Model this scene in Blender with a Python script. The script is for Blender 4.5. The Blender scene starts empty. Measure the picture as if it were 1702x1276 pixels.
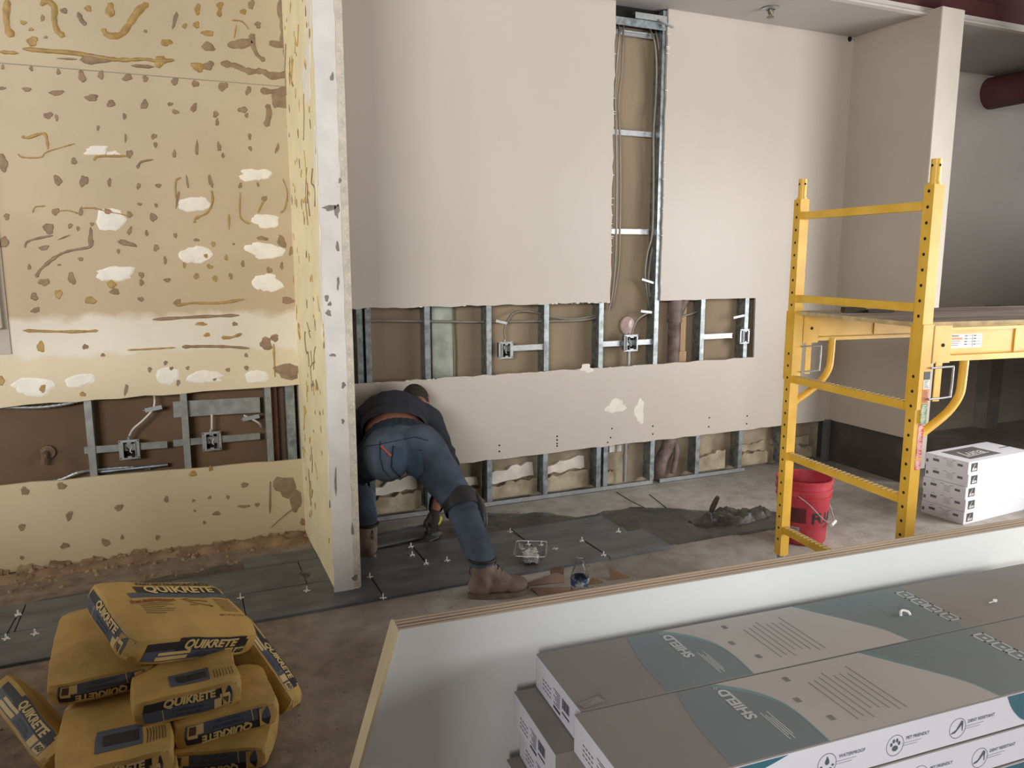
import bpy, bmesh, math, random
from math import sin, cos, pi, radians, sqrt
from mathutils import Vector as V, Matrix as M, noise as N
from mathutils.geometry import tessellate_polygon
random.seed(7)
SC = bpy.context.scene
COL = SC.collection
# ------------------------------------------------------------------ camera
H = 1.58
cam = bpy.data.cameras.new('camera'); cam_o = bpy.data.objects.new('camera', cam); COL.objects.link(cam_o)
cam.sensor_width = 36.0; cam.lens = 36.0 * 1280 / 1702
cam.clip_start = 0.05
YAW, PIT = radians(23.7), radians(9.23)
cam_o.location = (0, 0, H); cam_o.rotation_euler = (pi / 2 - PIT, 0, -YAW)
SC.camera = cam_o
# ------------------------------------------------------------------ light and exposure
SC.view_settings.view_transform = 'Standard'; SC.view_settings.look = 'None'
SC.view_settings.exposure = 0.0; SC.view_settings.gamma = 1.0
SC.view_settings.use_curve_mapping = False
W = bpy.data.worlds.new('world'); SC.world = W; W.use_nodes = True
W.node_tree.nodes['Background'].inputs[0].default_value = (0.80, 0.88, 1.0, 1)
W.node_tree.nodes['Background'].inputs[1].default_value = 0.6

def area(name, loc, target, sx, sy, power, col):
    l = bpy.data.lights.new(name, 'AREA'); l.shape = 'RECTANGLE'; l.size = sx; l.size_y = sy
    l.energy = power; l.color = col
    o = bpy.data.objects.new(name, l); COL.objects.link(o); o.location = loc
    o.rotation_euler = (V(target) - V(loc)).to_track_quat('-Z', 'Y').to_euler()
    return o
# daylight through the storefront glazing: a glazed wall on the right, a window on the left, one at the rear left; the recess lamp is added fill
area('daylight_right_glazing', (5.55, 0.0, 1.45), (0, 0.0, 1.45), 4.9, 1.8, 325, (1.0, 0.99, 0.975))
area('daylight_rear_left_window', (-3.6, -3.9, 2.75), (-3.6, 0, 2.75), 3.0, 1.5, 540, (1.0, 0.985, 0.955))
area('daylight_left_window', (-4.9, 3.2, 2.6), (0, 3.2, 2.6), 1.8, 1.4, 70, (1.0, 0.985, 0.955))
area('recess_fill_lamp', (7.4, -3.9, 3.0), (7.4, 0, 3.0), 2.6, 1.2, 260, (0.97, 0.98, 1.0))  # unseen lamp added to brighten the right recess

# ------------------------------------------------------------------ helpers
def lin(c):
    r = []
    for v in c:
        v /= 255.0
        r.append(v / 12.92 if v <= 0.04045 else ((v + 0.055) / 1.055) ** 2.4)
    return (*r, 1)
CR = V((cos(YAW), -sin(YAW), 0)); CF = V((sin(YAW) * cos(PIT), cos(YAW) * cos(PIT), -sin(PIT))); CU = CR.cross(CF)
def ray(x, y): return CF * 1280 + CR * (x - 851) - CU * (y - 638)
def on_y(x, y, Y): d = ray(x, y); return V((0, 0, H)) + d * (Y / d.y)       # point of a wall plane seen at a photo pixel
def on_z(x, y, Z=0.0): d = ray(x, y); return V((0, 0, H)) + d * ((Z - H) / d.z)

MATS = {}
def mat(name, col, rough=0.65, metal=0.0, var=0.12, scale=6.0, bump=0.0, bscale=60.0, col2=None, det=4.0, stretch=None, lo=0.35, hi=0.65, trans=0.0, ior=1.45, alpha=1.0, spec=0.5):
    if name in MATS: return MATS[name]
    m = bpy.data.materials.new(name); m.use_nodes = True; MATS[name] = m
    nt = m.node_tree; n = nt.nodes; L = nt.links; b = n['Principled BSDF']
    c = lin(col)
    b.inputs['Roughness'].default_value = rough; b.inputs['Metallic'].default_value = metal
    b.inputs['Specular IOR Level'].default_value = spec
    if trans: b.inputs['Transmission Weight'].default_value = trans; b.inputs['IOR'].default_value = ior
    if alpha < 1: b.inputs['Alpha'].default_value = alpha
    tc = n.new('ShaderNodeTexCoord'); mp = n.new('ShaderNodeMapping'); L.new(tc.outputs['Object'], mp.inputs[0])
    if stretch: mp.inputs['Scale'].default_value = stretch
    nz = n.new('ShaderNodeTexNoise'); nz.inputs['Scale'].default_value = scale; nz.inputs['Detail'].default_value = det
    L.new(mp.outputs[0], nz.inputs['Vector'])
    rp = n.new('ShaderNodeValToRGB'); L.new(nz.outputs['Fac'], rp.inputs[0])
    a, d = (tuple(v * (1 - var) for v in c[:3]) + (1,)), (tuple(min(1, v * (1 + var)) for v in c[:3]) + (1,))
    if col2: a, d = c, lin(col2)
    rp.color_ramp.elements[0].color = a; rp.color_ramp.elements[1].color = d
    rp.color_ramp.elements[0].position = lo; rp.color_ramp.elements[1].position = hi
    L.new(rp.outputs[0], b.inputs['Base Color'])
    if bump:
        n2 = n.new('ShaderNodeTexNoise'); n2.inputs['Scale'].default_value = bscale; n2.inputs['Detail'].default_value = 5
        L.new(mp.outputs[0], n2.inputs['Vector'])
        bp = n.new('ShaderNodeBump'); bp.inputs['Strength'].default_value = bump; bp.inputs['Distance'].default_value = 0.01
        L.new(n2.outputs['Fac'], bp.inputs['Height']); L.new(bp.outputs[0], b.inputs['Normal'])
    return m

class MB:
    def __init__(s): s.v = []; s.f = []; s.mi = []; s.m = 0
    def add(s, vs, fs):
        o = len(s.v); s.v += [V(p) for p in vs]; s.f += [tuple(i + o for i in f) for f in fs]; s.mi += [s.m] * len(fs); return s
    def box(s, lo, hi, X=None):
        x0, y0, z0 = lo; x1, y1, z1 = hi
        vs = [V(p) for p in ((x0,y0,z0),(x1,y0,z0),(x1,y1,z0),(x0,y1,z0),(x0,y0,z1),(x1,y0,z1),(x1,y1,z1),(x0,y1,z1))]
        if X: vs = [X @ p for p in vs]
        return s.add(vs, [(0,3,2,1),(4,5,6,7),(0,1,5,4),(1,2,6,5),(2,3,7,6),(3,0,4,7)])
    def bar(s, a, b, w, h, up=(0,0,1)):
        a, b = V(a), V(b); d = (b - a).normalized(); u = V(up)
        if abs(d.dot(u)) > 0.98: u = V((1,0,0))
        r = d.cross(u).normalized() * (w / 2); u = r.cross(d).normalized() * (h / 2)
        return s.add([a-r-u,a+r-u,a+r+u,a-r+u,b-r-u,b+r-u,b+r+u,b-r+u],[(0,1,2,3),(7,6,5,4),(0,4,5,1),(1,5,6,2),(2,6,7,3),(3,7,4,0)])
    def cyl(s, a, b, r0, r1=None, n=14, cap=True):
        a, b = V(a), V(b); r1 = r0 if r1 is None else r1
        d = (b - a).normalized(); t = V((0,0,1)) if abs(d.z) < 0.95 else V((1,0,0))
        p = d.cross(t).normalized(); q = d.cross(p)
        vs = [a + (p*cos(2*pi*i/n) + q*sin(2*pi*i/n))*r0 for i in range(n)] + [b + (p*cos(2*pi*i/n) + q*sin(2*pi*i/n))*r1 for i in range(n)]
        fs = [(i, (i+1) % n, n+(i+1) % n, n+i) for i in range(n)]
        if cap: fs += [tuple(range(n))[::-1], tuple(range(n, 2*n))]
        return s.add(vs, fs)
    def tube(s, pts, r, n=8, smooth=4, ry=None):
        P = spline(pts, smooth) if smooth > 1 else [V(p) for p in pts]
        vs = []; prev = None
        for i, p in enumerate(P):
            d = (P[min(i+1, len(P)-1)] - P[max(i-1, 0)]).normalized()
            if prev is None:
                t = V((0,0,1)) if abs(d.z) < 0.9 else V((1,0,0)); u = d.cross(t).normalized()
            else:
                u = (prev - d * prev.dot(d)).normalized()
            prev = u; w = d.cross(u); rr = r(i/(len(P)-1)) if callable(r) else r
            vs += [p + u*cos(2*pi*k/n)*rr + w*sin(2*pi*k/n)*rr for k in range(n)]
        fs = [(i*n+k, i*n+(k+1) % n, (i+1)*n+(k+1) % n, (i+1)*n+k) for i in range(len(P)-1) for k in range(n)]
        fs += [tuple(range(n))[::-1], tuple(range(len(vs)-n, len(vs)))]
        return s.add(vs, fs)
    def lathe(s, prof, c=(0,0,0), n=28, sx=1, sy=1):
        c = V(c); vs = [c + V((r*cos(2*pi*k/n)*sx, r*sin(2*pi*k/n)*sy, z)) for r, z in prof for k in range(n)]
        fs = [(i*n+k, i*n+(k+1) % n, (i+1)*n+(k+1) % n, (i+1)*n+k) for i in range(len(prof)-1) for k in range(n)]
        return s.add(vs, fs)
    def prism(s, poly, fn, t0, t1):
        """poly: 2-D outline; fn(u, v, t) -> 3-D point; closed solid between t0 and t1"""
        n = len(poly); tri = tessellate_polygon([[V((p[0], p[1], 0)) for p in poly]])
        vs = [fn(p[0], p[1], t0) for p in poly] + [fn(p[0], p[1], t1) for p in poly]
        fs = [tuple(t) for t in tri] + [tuple(i + n for i in t[::-1]) for t in tri] + [(i, (i+1) % n, n+(i+1) % n, n+i) for i in range(n)]
        return s.add(vs, fs)
    def mesh(s, name, mats, smooth=False, inv=None):
        me = bpy.data.meshes.new(name)
        vs = [inv @ p for p in s.v] if inv else s.v
        me.from_pydata([tuple(p) for p in vs], [], s.f)
        for m in (mats if isinstance(mats, (list, tuple)) else [mats]): me.materials.append(m)
        me.polygons.foreach_set('material_index', s.mi)
        bm = bmesh.new(); bm.from_mesh(me); bmesh.ops.recalc_face_normals(bm, faces=bm.faces); bm.to_mesh(me); bm.free()
        if smooth: shade(me)
        return me

def shade(me, ang=38):
    me.polygons.foreach_set('use_smooth', [True] * len(me.polygons))
    try: me.set_sharp_from_angle(angle=radians(ang))
    except Exception: pass

def spline(pts, k=6):
    P = [V(p) for p in pts]
    if len(P) < 3: return [P[0].lerp(P[-1], i/k) for i in range(k+1)]
    out = []
    for i in range(len(P)-1):
        p0, p1, p2, p3 = P[max(i-1,0)], P[i], P[i+1], P[min(i+2,len(P)-1)]
        for j in range(k):
            t = j/k
            out.append(0.5*((2*p1) + (p2-p0)*t + (2*p0-5*p1+4*p2-p3)*t*t + (3*p1-p0-3*p2+p3)*t**3))
    return out + [P[-1]]

INV = {}
def tag(o, label=None, cat=None, group=None, kind=None):
    if label: o['label'] = label
    if cat: o['category'] = cat
    if group: o['group'] = group
    if kind: o['kind'] = kind
    return o
def thing(name, label, cat, loc=(0,0,0), rot=(0,0,0), group=None, mx=None):
    o = bpy.data.objects.new(name, None); COL.objects.link(o); o.empty_display_size = 0.05
    if mx is None: mx = M.LocRotScale(V(loc), __import__('mathutils').Euler(rot), None)
    o.matrix_basis = mx; INV[o] = mx.inverted()
    return tag(o, label, cat, group)
def obj(name, mb, mats, parent=None, smooth=False, world=False, root=None):
    o = _obj(name, mb, mats, parent, smooth, world, root)
    if name.split('_')[-1] in ('print', 'lettering', 'band', 'panel', 'hole') and parent and 'kind' not in o: o['kind'] = 'stuff'
    return o
def _obj(name, mb, mats, parent=None, smooth=False, world=False, root=None):
    """link one mesh object; world=True: the mesh is given in world coordinates and is moved into its thing's frame"""
    inv = INV.get(root or parent) if world else None
    me = mb if isinstance(mb, bpy.types.Mesh) else mb.mesh(name, mats, smooth, inv)
    o = bpy.data.objects.new(name, me); COL.objects.link(o)
    if parent: o.parent = parent
    return o
def single(name, mb, mats, label, cat, group=None, smooth=False):
    """a thing that is one mesh; its origin is moved to its base"""
    xs = [p.x for p in mb.v]; ys = [p.y for p in mb.v]; zs = [p.z for p in mb.v]
    c = V(((min(xs)+max(xs))/2, (min(ys)+max(ys))/2, min(zs)))
    mb.v = [p - c for p in mb.v]
    o = obj(name, mb, mats, None, smooth); o.location = c
    return tag(o, label, cat, group)
def struct(name, mb, mats, parent=None, label=None, smooth=False):
    o = obj(name, mb, mats, parent, smooth); o['kind'] = 'structure'
    if label: o['label'] = label
    return o
def dup(root, mx, label=None, group=None):
    r = root.copy(); COL.objects.link(r); r.matrix_basis = mx; INV[r] = mx.inverted()
    if label: r['label'] = label
    if group: r['group'] = group
    for ch in list(root.children):
        c = ch.copy(); COL.objects.link(c); c.parent = r
        for g in list(ch.children):
            d = g.copy(); COL.objects.link(d); d.parent = c
    return r
TXT = {}
def text_mb(body, size, shear=0.0, bold=0.0, bevel=0.0):
    key = (body, size, shear, bold)
    if key not in TXT:
        cu = bpy.data.curves.new('lettering', 'FONT'); cu.body = body; cu.size = size; cu.shear = shear; cu.offset = bold
        cu.align_x = 'CENTER'; cu.align_y = 'CENTER'; cu.resolution_u = 3
        o = bpy.data.objects.new('lettering', cu); COL.objects.link(o)
        dg = bpy.context.evaluated_depsgraph_get(); dg.update()
        me = bpy.data.meshes.new_from_object(o.evaluated_get(dg))
        TXT[key] = ([v.co.copy() for v in me.vertices], [tuple(p.vertices) for p in me.polygons])
        bpy.data.objects.remove(o); bpy.data.curves.remove(cu); bpy.data.meshes.remove(me)
    return TXT[key]
def text_on(mb, body, size, fn, shear=0.0, bold=0.0):
    """fn(x, y) -> 3-D point"""
    vs, fs = text_mb(body, size, shear, bold)
    mb.add([fn(p.x, p.y) for p in vs], fs)
def rag(a, b, amp, n, seed=0):
    """points from a (included) to b (excluded), torn edge"""
    rnd = random.Random(seed); a = V(a); b = V(b); d = (b-a); q = V((-d.y, d.x)).normalized() if len(a) == 2 else None
    out = []
    for i in range(n):
        p = a + d * (i/n)
        if i: p = p + q * rnd.uniform(-amp, amp) + d * rnd.uniform(-.25, .25) / n
        out.append((p.x, p.y))
    return out

# ------------------------------------------------------------------ materials
M_back = mat('greige_wall_paint', (199, 191, 180), 0.42, var=0.035, scale=1.3, bump=0.05, bscale=25, stretch=(1, 1, .35))
M_gyp = mat('gypsum_core', (226, 222, 210), 0.9, var=0.05, scale=30, bump=.3)
M_paper = mat('brown_gypsum_paper', (148, 131, 108), 0.9, var=0.15, scale=2.0, bump=0.05, stretch=(1.5, 1, .3))
M_steel = mat('galvanised_steel', (150, 158, 162), 0.45, 0.85, var=0.28, scale=28, det=2)
M_steel_b = mat('bright_zinc_steel', (176, 180, 182), 0.42, 0.7, var=0.1, scale=30)
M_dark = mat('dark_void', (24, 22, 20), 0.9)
M_cable = mat('metal_clad_cable', (165, 160, 150), 0.45, 0.6, var=.2, scale=200)
M_conc = None
M_slate = mat('dark_slate_tile', (78, 82, 85), 0.42, col2=(106, 109, 110), scale=4, bump=0.12, bscale=18, stretch=(1, 2.5, 1))
M_mort = mat('wet_thinset_mortar', (54, 52, 48), 0.42, col2=(84, 80, 74), scale=7, bump=0.5, bscale=22)
M_white = mat('white_plastic', (232, 230, 226), 0.4, var=.03)
M_yel = mat('yellow_scaffold_enamel', (220, 170, 52), 0.38, col2=(234, 188, 72), scale=9, bump=.03)
M_black = mat('black_rubber', (26, 25, 25), 0.6, var=.2)
M_glue_b = mat('dried_taupe_adhesive', (148, 124, 98), 0.75, var=0.15, scale=30, bump=.3)
M_glue_o = mat('dried_ochre_adhesive', (168, 137, 80), 0.55, var=0.18, scale=30, bump=.3)
M_spackle = mat('white_joint_compound', (238, 233, 222), 0.8, var=0.05, scale=14, bump=.25, bscale=30)
M_bag = mat('yellow_kraft_sack_paper', (182, 149, 82), 0.62, var=0.16, scale=7, bump=0.45, bscale=20)
M_navy = mat('dark_sack_print', (40, 38, 40), 0.6, var=.15)
M_slateblue = mat('slate_blue_sack_print', (76, 84, 98), 0.6, var=.1)
M_cream = mat('cream_sack_print', (208, 184, 124), 0.6, var=.05)
M_red = mat('red_sack_print', (140, 44, 32), 0.6)
M_brownp = mat('brown_sack_print', (92, 66, 40), 0.6)
M_maroon = mat('maroon_paint', (88, 48, 50), 0.6, var=.08)

# left bay wall: tan bared paper above, whitish mud band, cream paint below
def left_wall_mat():
    m = bpy.data.materials.new('scraped_cream_wall'); m.use_nodes = True; nt = m.node_tree; n = nt.nodes; L = nt.links; b = n['Principled BSDF']
    tc = n.new('ShaderNodeTexCoord'); sp = n.new('ShaderNodeSeparateXYZ'); L.new(tc.outputs['Object'], sp.inputs[0])
    nz = n.new('ShaderNodeTexNoise'); nz.inputs['Scale'].default_value = 7; nz.inputs['Detail'].default_value = 6; L.new(tc.outputs['Object'], nz.inputs['Vector'])
    ma = n.new('ShaderNodeMath'); ma.operation = 'MULTIPLY_ADD'; L.new(nz.outputs['Fac'], ma.inputs[0]); ma.inputs[1].default_value = 0.14; L.new(sp.outputs['Z'], ma.inputs[2])
    mr = n.new('ShaderNodeMapRange'); L.new(ma.outputs[0], mr.inputs[0]); mr.inputs[1].default_value = 0; mr.inputs[2].default_value = 3.3
    rp = n.new('ShaderNodeValToRGB'); L.new(mr.outputs[0], rp.inputs[0]); cr = rp.color_ramp
    k = lambda z: (z + .07) / 3.3
    cr.elements[0].position = 0; cr.elements[0].color = lin((210, 193, 158))
    cr.elements[1].position = 1; cr.elements[1].color = lin((203, 186, 156))
    for z, c in ((0.42, (214, 197, 162)), (0.9, (224, 210, 180)), (1.09, (226, 213, 184)), (1.115, (234, 227, 211)), (1.27, (231, 223, 207)), (1.31, (200, 179, 149)), (2.0, (203, 185, 156)), (2.5, (203, 188, 160))):
        e = cr.elements.new(k(z)); e.color = lin(c)
    n3 = n.new('ShaderNodeTexNoise'); n3.inputs['Scale'].default_value = 1.6; n3.inputs['Detail'].default_value = 5; L.new(tc.outputs['Object'], n3.inputs['Vector'])
    mx = n.new('ShaderNodeMix'); mx.data_type = 'RGBA'; mx.blend_type = 'MULTIPLY'; mx.inputs[0].default_value = 1
    r3 = n.new('ShaderNodeValToRGB'); r3.color_ramp.elements[0].position = .3; r3.color_ramp.elements[1].position = .7
    r3.color_ramp.elements[0].color = (.86, .85, .83, 1); r3.color_ramp.elements[1].color = (1, 1, 1, 1); L.new(n3.outputs['Fac'], r3.inputs[0])
    L.new(rp.outputs[0], mx.inputs[6]); L.new(r3.outputs[0], mx.inputs[7]); L.new(mx.outputs[2], b.inputs['Base Color'])
    b.inputs['Roughness'].default_value = .7
    n2 = n.new('ShaderNodeTexNoise'); n2.inputs['Scale'].default_value = 35; n2.inputs['Detail'].default_value = 5; L.new(tc.outputs['Object'], n2.inputs['Vector'])
    bp = n.new('ShaderNodeBump'); bp.inputs['Strength'].default_value = .12; bp.inputs['Distance'].default_value = .01; L.new(n2.outputs['Fac'], bp.inputs['Height']); L.new(bp.outputs[0], b.inputs['Normal'])
    return m
M_left = left_wall_mat()
M_fin_l = mat('pale_yellow_wall_paint', (242, 230, 190), 0.62, var=.06, scale=5, bump=.12, bscale=30)
M_fin_f = mat('off_white_wall_paint', (214, 210, 206), 0.55, var=.07, scale=7, bump=.15, bscale=30)

def floor_mat():
    m = bpy.data.materials.new('stained_concrete'); m.use_nodes = True; nt = m.node_tree; n = nt.nodes; L = nt.links; b = n['Principled BSDF']
    tc = n.new('ShaderNodeTexCoord')
    def nz(s, d=6):
        x = n.new('ShaderNodeTexNoise'); x.inputs['Scale'].default_value = s; x.inputs['Detail'].default_value = d; L.new(tc.outputs['Object'], x.inputs['Vector']); return x
    a = nz(1.1); r = n.new('ShaderNodeValToRGB'); L.new(a.outputs['Fac'], r.inputs[0]); e = r.color_ramp
    e.elements[0].position = .32; e.elements[0].color = lin((146, 141, 134)); e.elements[1].position = .66; e.elements[1].color = lin((194, 190, 184))
    c = nz(9); r2 = n.new('ShaderNodeValToRGB'); L.new(c.outputs['Fac'], r2.inputs[0]); r2.color_ramp.elements[0].position = .36; r2.color_ramp.elements[1].position = .6
    r2.color_ramp.elements[0].color = (.78, .75, .72, 1); r2.color_ramp.elements[1].color = (1, 1, 1, 1)
    mx = n.new('ShaderNodeMix'); mx.data_type = 'RGBA'; mx.blend_type = 'MULTIPLY'; mx.inputs[0].default_value = 1
    L.new(r.outputs[0], mx.inputs[6]); L.new(r2.outputs[0], mx.inputs[7])
    # brown dust of the demolished finish in the left bay and around the sacks
    sp = n.new('ShaderNodeSeparateXYZ'); L.new(tc.outputs['Object'], sp.inputs[0])
    q = n.new('ShaderNodeMath'); q.operation = 'MULTIPLY_ADD'; L.new(a.outputs['Fac'], q.inputs[0]); q.inputs[1].default_value = 1.6; L.new(sp.outputs['X'], q.inputs[2])
    mr = n.new('ShaderNodeMapRange'); L.new(q.outputs[0], mr.inputs[0]); mr.inputs[1].default_value = 1.0; mr.inputs[2].default_value = 1.9; mr.inputs[3].default_value = .85; mr.inputs[4].default_value = 0
    m2 = n.new('ShaderNodeMix'); m2.data_type = 'RGBA'; L.new(mr.outputs[0], m2.inputs[0]); L.new(mx.outputs[2], m2.inputs[6])
    d = nz(14, 8); r3 = n.new('ShaderNodeValToRGB'); L.new(d.outputs['Fac'], r3.inputs[0]); r3.color_ramp.elements[0].position = .3; r3.color_ramp.elements[1].position = .7
    r3.color_ramp.elements[0].color = lin((88, 72, 57)); r3.color_ramp.elements[1].color = lin((140, 121, 102)); L.new(r3.outputs[0], m2.inputs[7])
    L.new(m2.outputs[2], b.inputs['Base Color']); b.inputs['Roughness'].default_value = .72
    g = nz(30, 8); bp = n.new('ShaderNodeBump'); bp.inputs['Strength'].default_value = .35; bp.inputs['Distance'].default_value = .012; L.new(g.outputs['Fac'], bp.inputs['Height']); L.new(bp.outputs[0], b.inputs['Normal'])
    return m
M_floor = floor_mat()

# ------------------------------------------------------------------ setting
WY = 4.43                    # face of the drywall
mb = MB(); mb.box((-5.2, -4.2, -0.12), (9.2, 5.2, 0.0)); floor = struct('floor', mb, M_floor)
xz = lambda u, v, t: V((u, t, v))
# niche drywall: one field round the cut-outs and one sheet left of the cable slot
P = [(0.743, .30)] + rag((0.743, .305), (4.66, .33), .004, 46, 1) + [(4.66, .33), (4.66, 3.168), (3.05, 3.168)] + rag((3.045, 3.168), (3.05, 1.298), .004, 30, 2) \
    + rag((3.05, 1.298), (3.875, 1.299), .003, 12, 3) + [(3.875, 1.299), (3.886, .865)] + rag((3.886, .865), (0.743, .858), .005, 50, 4) + [(0.743, .858)]
P = P[1:]
mb = MB(); mb.prism(P, xz, WY, WY + .016); wall_back = struct('wall_back', mb, M_back)
P = rag((0.743, 1.297), (2.657, 1.295), .005, 34, 5) + [(2.657, 1.295)] + rag((2.655, 1.295), (2.653, 3.168), .006, 30, 6) + [(2.653, 3.168), (0.743, 3.168)]
mb = MB(); mb.prism(P, xz, WY, WY + .016); obj('drywall_sheet', mb, M_back, wall_back)
# torn paper fringes along the cuts
mb = MB(); rr = random.Random(3)
def fringe(a, b, n, s=.012):
    a, b = V(a), V(b)
    for i in range(n):
        p = a.lerp(b, rr.random()); w = rr.uniform(.3, 1) * s * 2; h = rr.uniform(.3, 1) * s
        mb.box((p.x - w, WY - .003, p.y - h * .5), (p.x + w, WY + .002, p.y + h * .5))
fringe((.95, .858), (3.0, .860), 22, .007); fringe((2.1, 1.297), (2.65, 1.296), 18, .009); fringe((1.0, 1.297), (2.0, 1.297), 8, .006); fringe((2.655, 1.4), (2.654, 3.1), 14, .007); fringe((3.05, 1.4), (3.05, 3.1), 14, .007); fringe((1.5, .315), (3.8, .33), 14, .006)
o = obj('torn_paper_edge', mb, M_gyp, wall_back); o['kind'] = 'stuff'
# screw heads on the strip above the lower opening
mb = MB()
for x, y in [(830, 740), (830, 750), (926, 725), (926, 731), (926, 737), (926, 741), (1017, 712), (1015, 727), (1085, 708), (1085, 721), (1179, 694), (1178, 709), (1242, 691), (1241, 704), (1010, 735)]:
    p = on_y(x, y, WY); mb.cyl((p.x, WY + .001, p.z), (p.x, WY - .0015, p.z), .006, n=8)
o = obj('screw_hole', mb, M_dark, wall_back); o['kind'] = 'stuff'
# pale smears on the strip
def blob_poly(cx, cy, rx, ry, rot=0, n=16, rough=.18, seed=0):
    rnd = random.Random(seed); ph = [rnd.uniform(0, 6.28) for _ in range(3)]
    out = []
    for i in range(n):
        a = 2*pi*i/n; k = 1 + rough*(sin(2*a+ph[0])*.5 + sin(3*a+ph[1])*.6 + sin(5*a+ph[2])*.5)
        x, y = rx*k*cos(a), ry*k*sin(a); c, s_ = cos(rot), sin(rot)
        out.append((cx + x*c - y*s_, cy + x*s_ + y*c))
    return out
mb = MB(); 
for i, (x, y, rx, ry, ro) in enumerate([(1023, 675, 18, 10, -.5), (1063, 683, 7, 22, .1), (975, 612, 10, 7, 0)]):
    pts = [on_y(px, py, WY) for px, py in blob_poly(x, y, rx, ry, ro, seed=i, n=20, rough=.3)]
    mb.prism([(p.x, p.z) for p in pts][::-1], xz, WY + .001, WY - .0012)
o = obj('pale_smear', mb, M_spackle, wall_back); o['kind'] = 'stuff'

# cavity behind the studs
mb = MB(); mb.box((0.70, 4.545, 0.34), (4.75, 4.56, 3.3)); cav = struct('wall_cavity_back', mb, M_paper)
mb = MB(); mb.box((-3.5, 4.545, -0.02), (0.64, 4.56, 3.3)); struct('wall_cavity_left', mb, mat('dark_brown_board', (112, 88, 66), .85, var=.12, scale=3))
M_block = mat('dirty_plastered_block', (128, 112, 92), .9, col2=(176, 164, 142), scale=5, bump=.6, bscale=18)
mb = MB(); mb.box((0.70, 4.56, -0.02), (4.75, 4.60, 0.36)); struct('wall_block_base', mb, M_block)
mb = MB(); mb.box((2.66, 4.50, 3.055), (3.04, 4.544, 3.167)); struct('wall_cavity_top', mb, M_dark)  # dark filler box stands in for the shade at the slot head
# broken plaster courses showing in the lower openings
M_plast = mat('old_cream_plaster', (150, 136, 112), .9, col2=(196, 184, 160), scale=8, bump=.6, bscale=25)
M_torn = mat('torn_white_paper', (224, 217, 204), .85, var=.12, scale=14, bump=.2)
bays = [(1.04, 1.36), (1.42, 1.77), (1.83, 2.17), (2.23, 2.56), (2.63, 2.78), (3.46, 3.74), (3.87, 4.15), (4.2, 4.6)]
r0 = random.Random(12)
for i, (x0, x1) in enumerate(bays):
    h1 = r0.uniform(.105, .15); h2 = h1 + r0.uniform(.07, .11); sl = r0.uniform(-.02, .025)
    top = rag((x1, h1 + sl), (x0, h1 - sl), .014, 11, i*5 + 1); mb = MB()
    mb.prism([(x0, .02), (x1, .02), (x1, h1 + sl)] + top[1:] + [(x0, h1 - sl)], xz, 4.52, 4.562); obj('plaster_course', mb, M_plast, wall_back)
    if i in (4, 5): continue
    bot = rag((x0, h1 + .012 - sl), (x1 - .02, h1 + .016 + sl), .010, 8, i*9); top = rag((x1 - .03, h2 + sl*1.5), (x0, h2 - .03), .02, 8, i*5 + 3)
    mb = MB(); mb.prism(bot + [(x1 - .02, h1 + .016 + sl)] + top + [(x0, h2 - .03)], xz, 4.535, 4.562); obj('torn_board_face', mb, M_torn if i < 4 else M_plast, wall_back)
# studs, tracks, braces: pieces of the framing
def stud_mb(x, z0, z1, y0=WY + .0165, d=.092, w=.034, side=1):
    m = MB(); t = .0022
    m.box((x - w/2, y0, z0), (x + w/2, y0 + t, z1)); m.box((x - w/2, y0 + d - t, z0), (x + w/2, y0 + d, z1))
    xs = x - w/2 if side > 0 else x + w/2 - t
    m.box((xs, y0 + t, z0), (xs + t, y0 + d - t, z1))
    xe = x + w/2 - t if side > 0 else x - w/2
    m.box((xe, y0 + t, z0), (xe + t, y0 + .010, z1))
    return m
for x in (0.985, 1.395, 1.795, 2.195, 2.60, 3.035, 3.425, 3.815, 4.22):
    obj('metal_stud', stud_mb(x, .03, 3.16), M_steel, wall_back)
obj('metal_stud', stud_mb(1.035, .03, 3.16, side=-1), M_steel, wall_back)
obj('metal_stud', stud_mb(2.655, .03, 0.75), M_steel, wall_back)
def track_mb(x0, x1, z0, h=.03, up=1):
    m = MB(); y0 = WY + .013; m.box((x0, y0 - .004, z0), (x1, y0 - .001, z0 + h)); m.box((x0, y0 - .004, z0 if up > 0 else z0 + h - .003), (x1, y0 + .096, (z0 if up > 0 else z0 + h - .003) + .003)); return m
obj('floor_track', track_mb(.95, 3.04, .0), M_steel_b, wall_back)
obj('floor_track', track_mb(3.10, 3.86, .0), M_steel_b, wall_back)
obj('ceiling_track', track_mb(2.66, 3.045, 3.035, .05, -1), M_steel, wall_back)
mb = MB(); mb.box((2.80, WY + .004, 3.085), (3.04, WY + .008, 3.118)); mb.box((2.80, WY + .004, 3.118), (3.04, WY + .05, 3.122)); obj('track_bracket', mb, M_steel_b, wall_back)
mb = MB(); mb.bar((2.97, WY + .0, 3.09), (3.075, WY - .012, 3.055), .022, .010); mb.cyl((3.0, WY - .015, 3.055), (3.0, WY + .02, 3.055), .010); obj('pipe_clamp', mb, M_steel_b, wall_back)
def flat_bar(x0, x1, z, h=.034, y=WY + .085, name='brace_bar'):
    m = MB(); m.box((x0, y, z - h/2), (x1, y + .002, z + h/2)); m.box((x0, y - .008, z + h/2 - .003), (x1, y, z + h/2)); m.box((x0, y - .008, z - h/2), (x1, y, z - h/2 + .003)); m.box((x0, y - .004, z - .002), (x1, y, z + .002))
    return obj(name, m, M_steel_b, wall_back)
for py in (57, 222, 385):
    z = on_y(1055, py, WY + .085).z; flat_bar(2.64, 3.0, z)
z1 = on_y(880, 577, WY + .03).z; flat_bar(1.90, 2.19, z1, .036, WY + .028)
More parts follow.
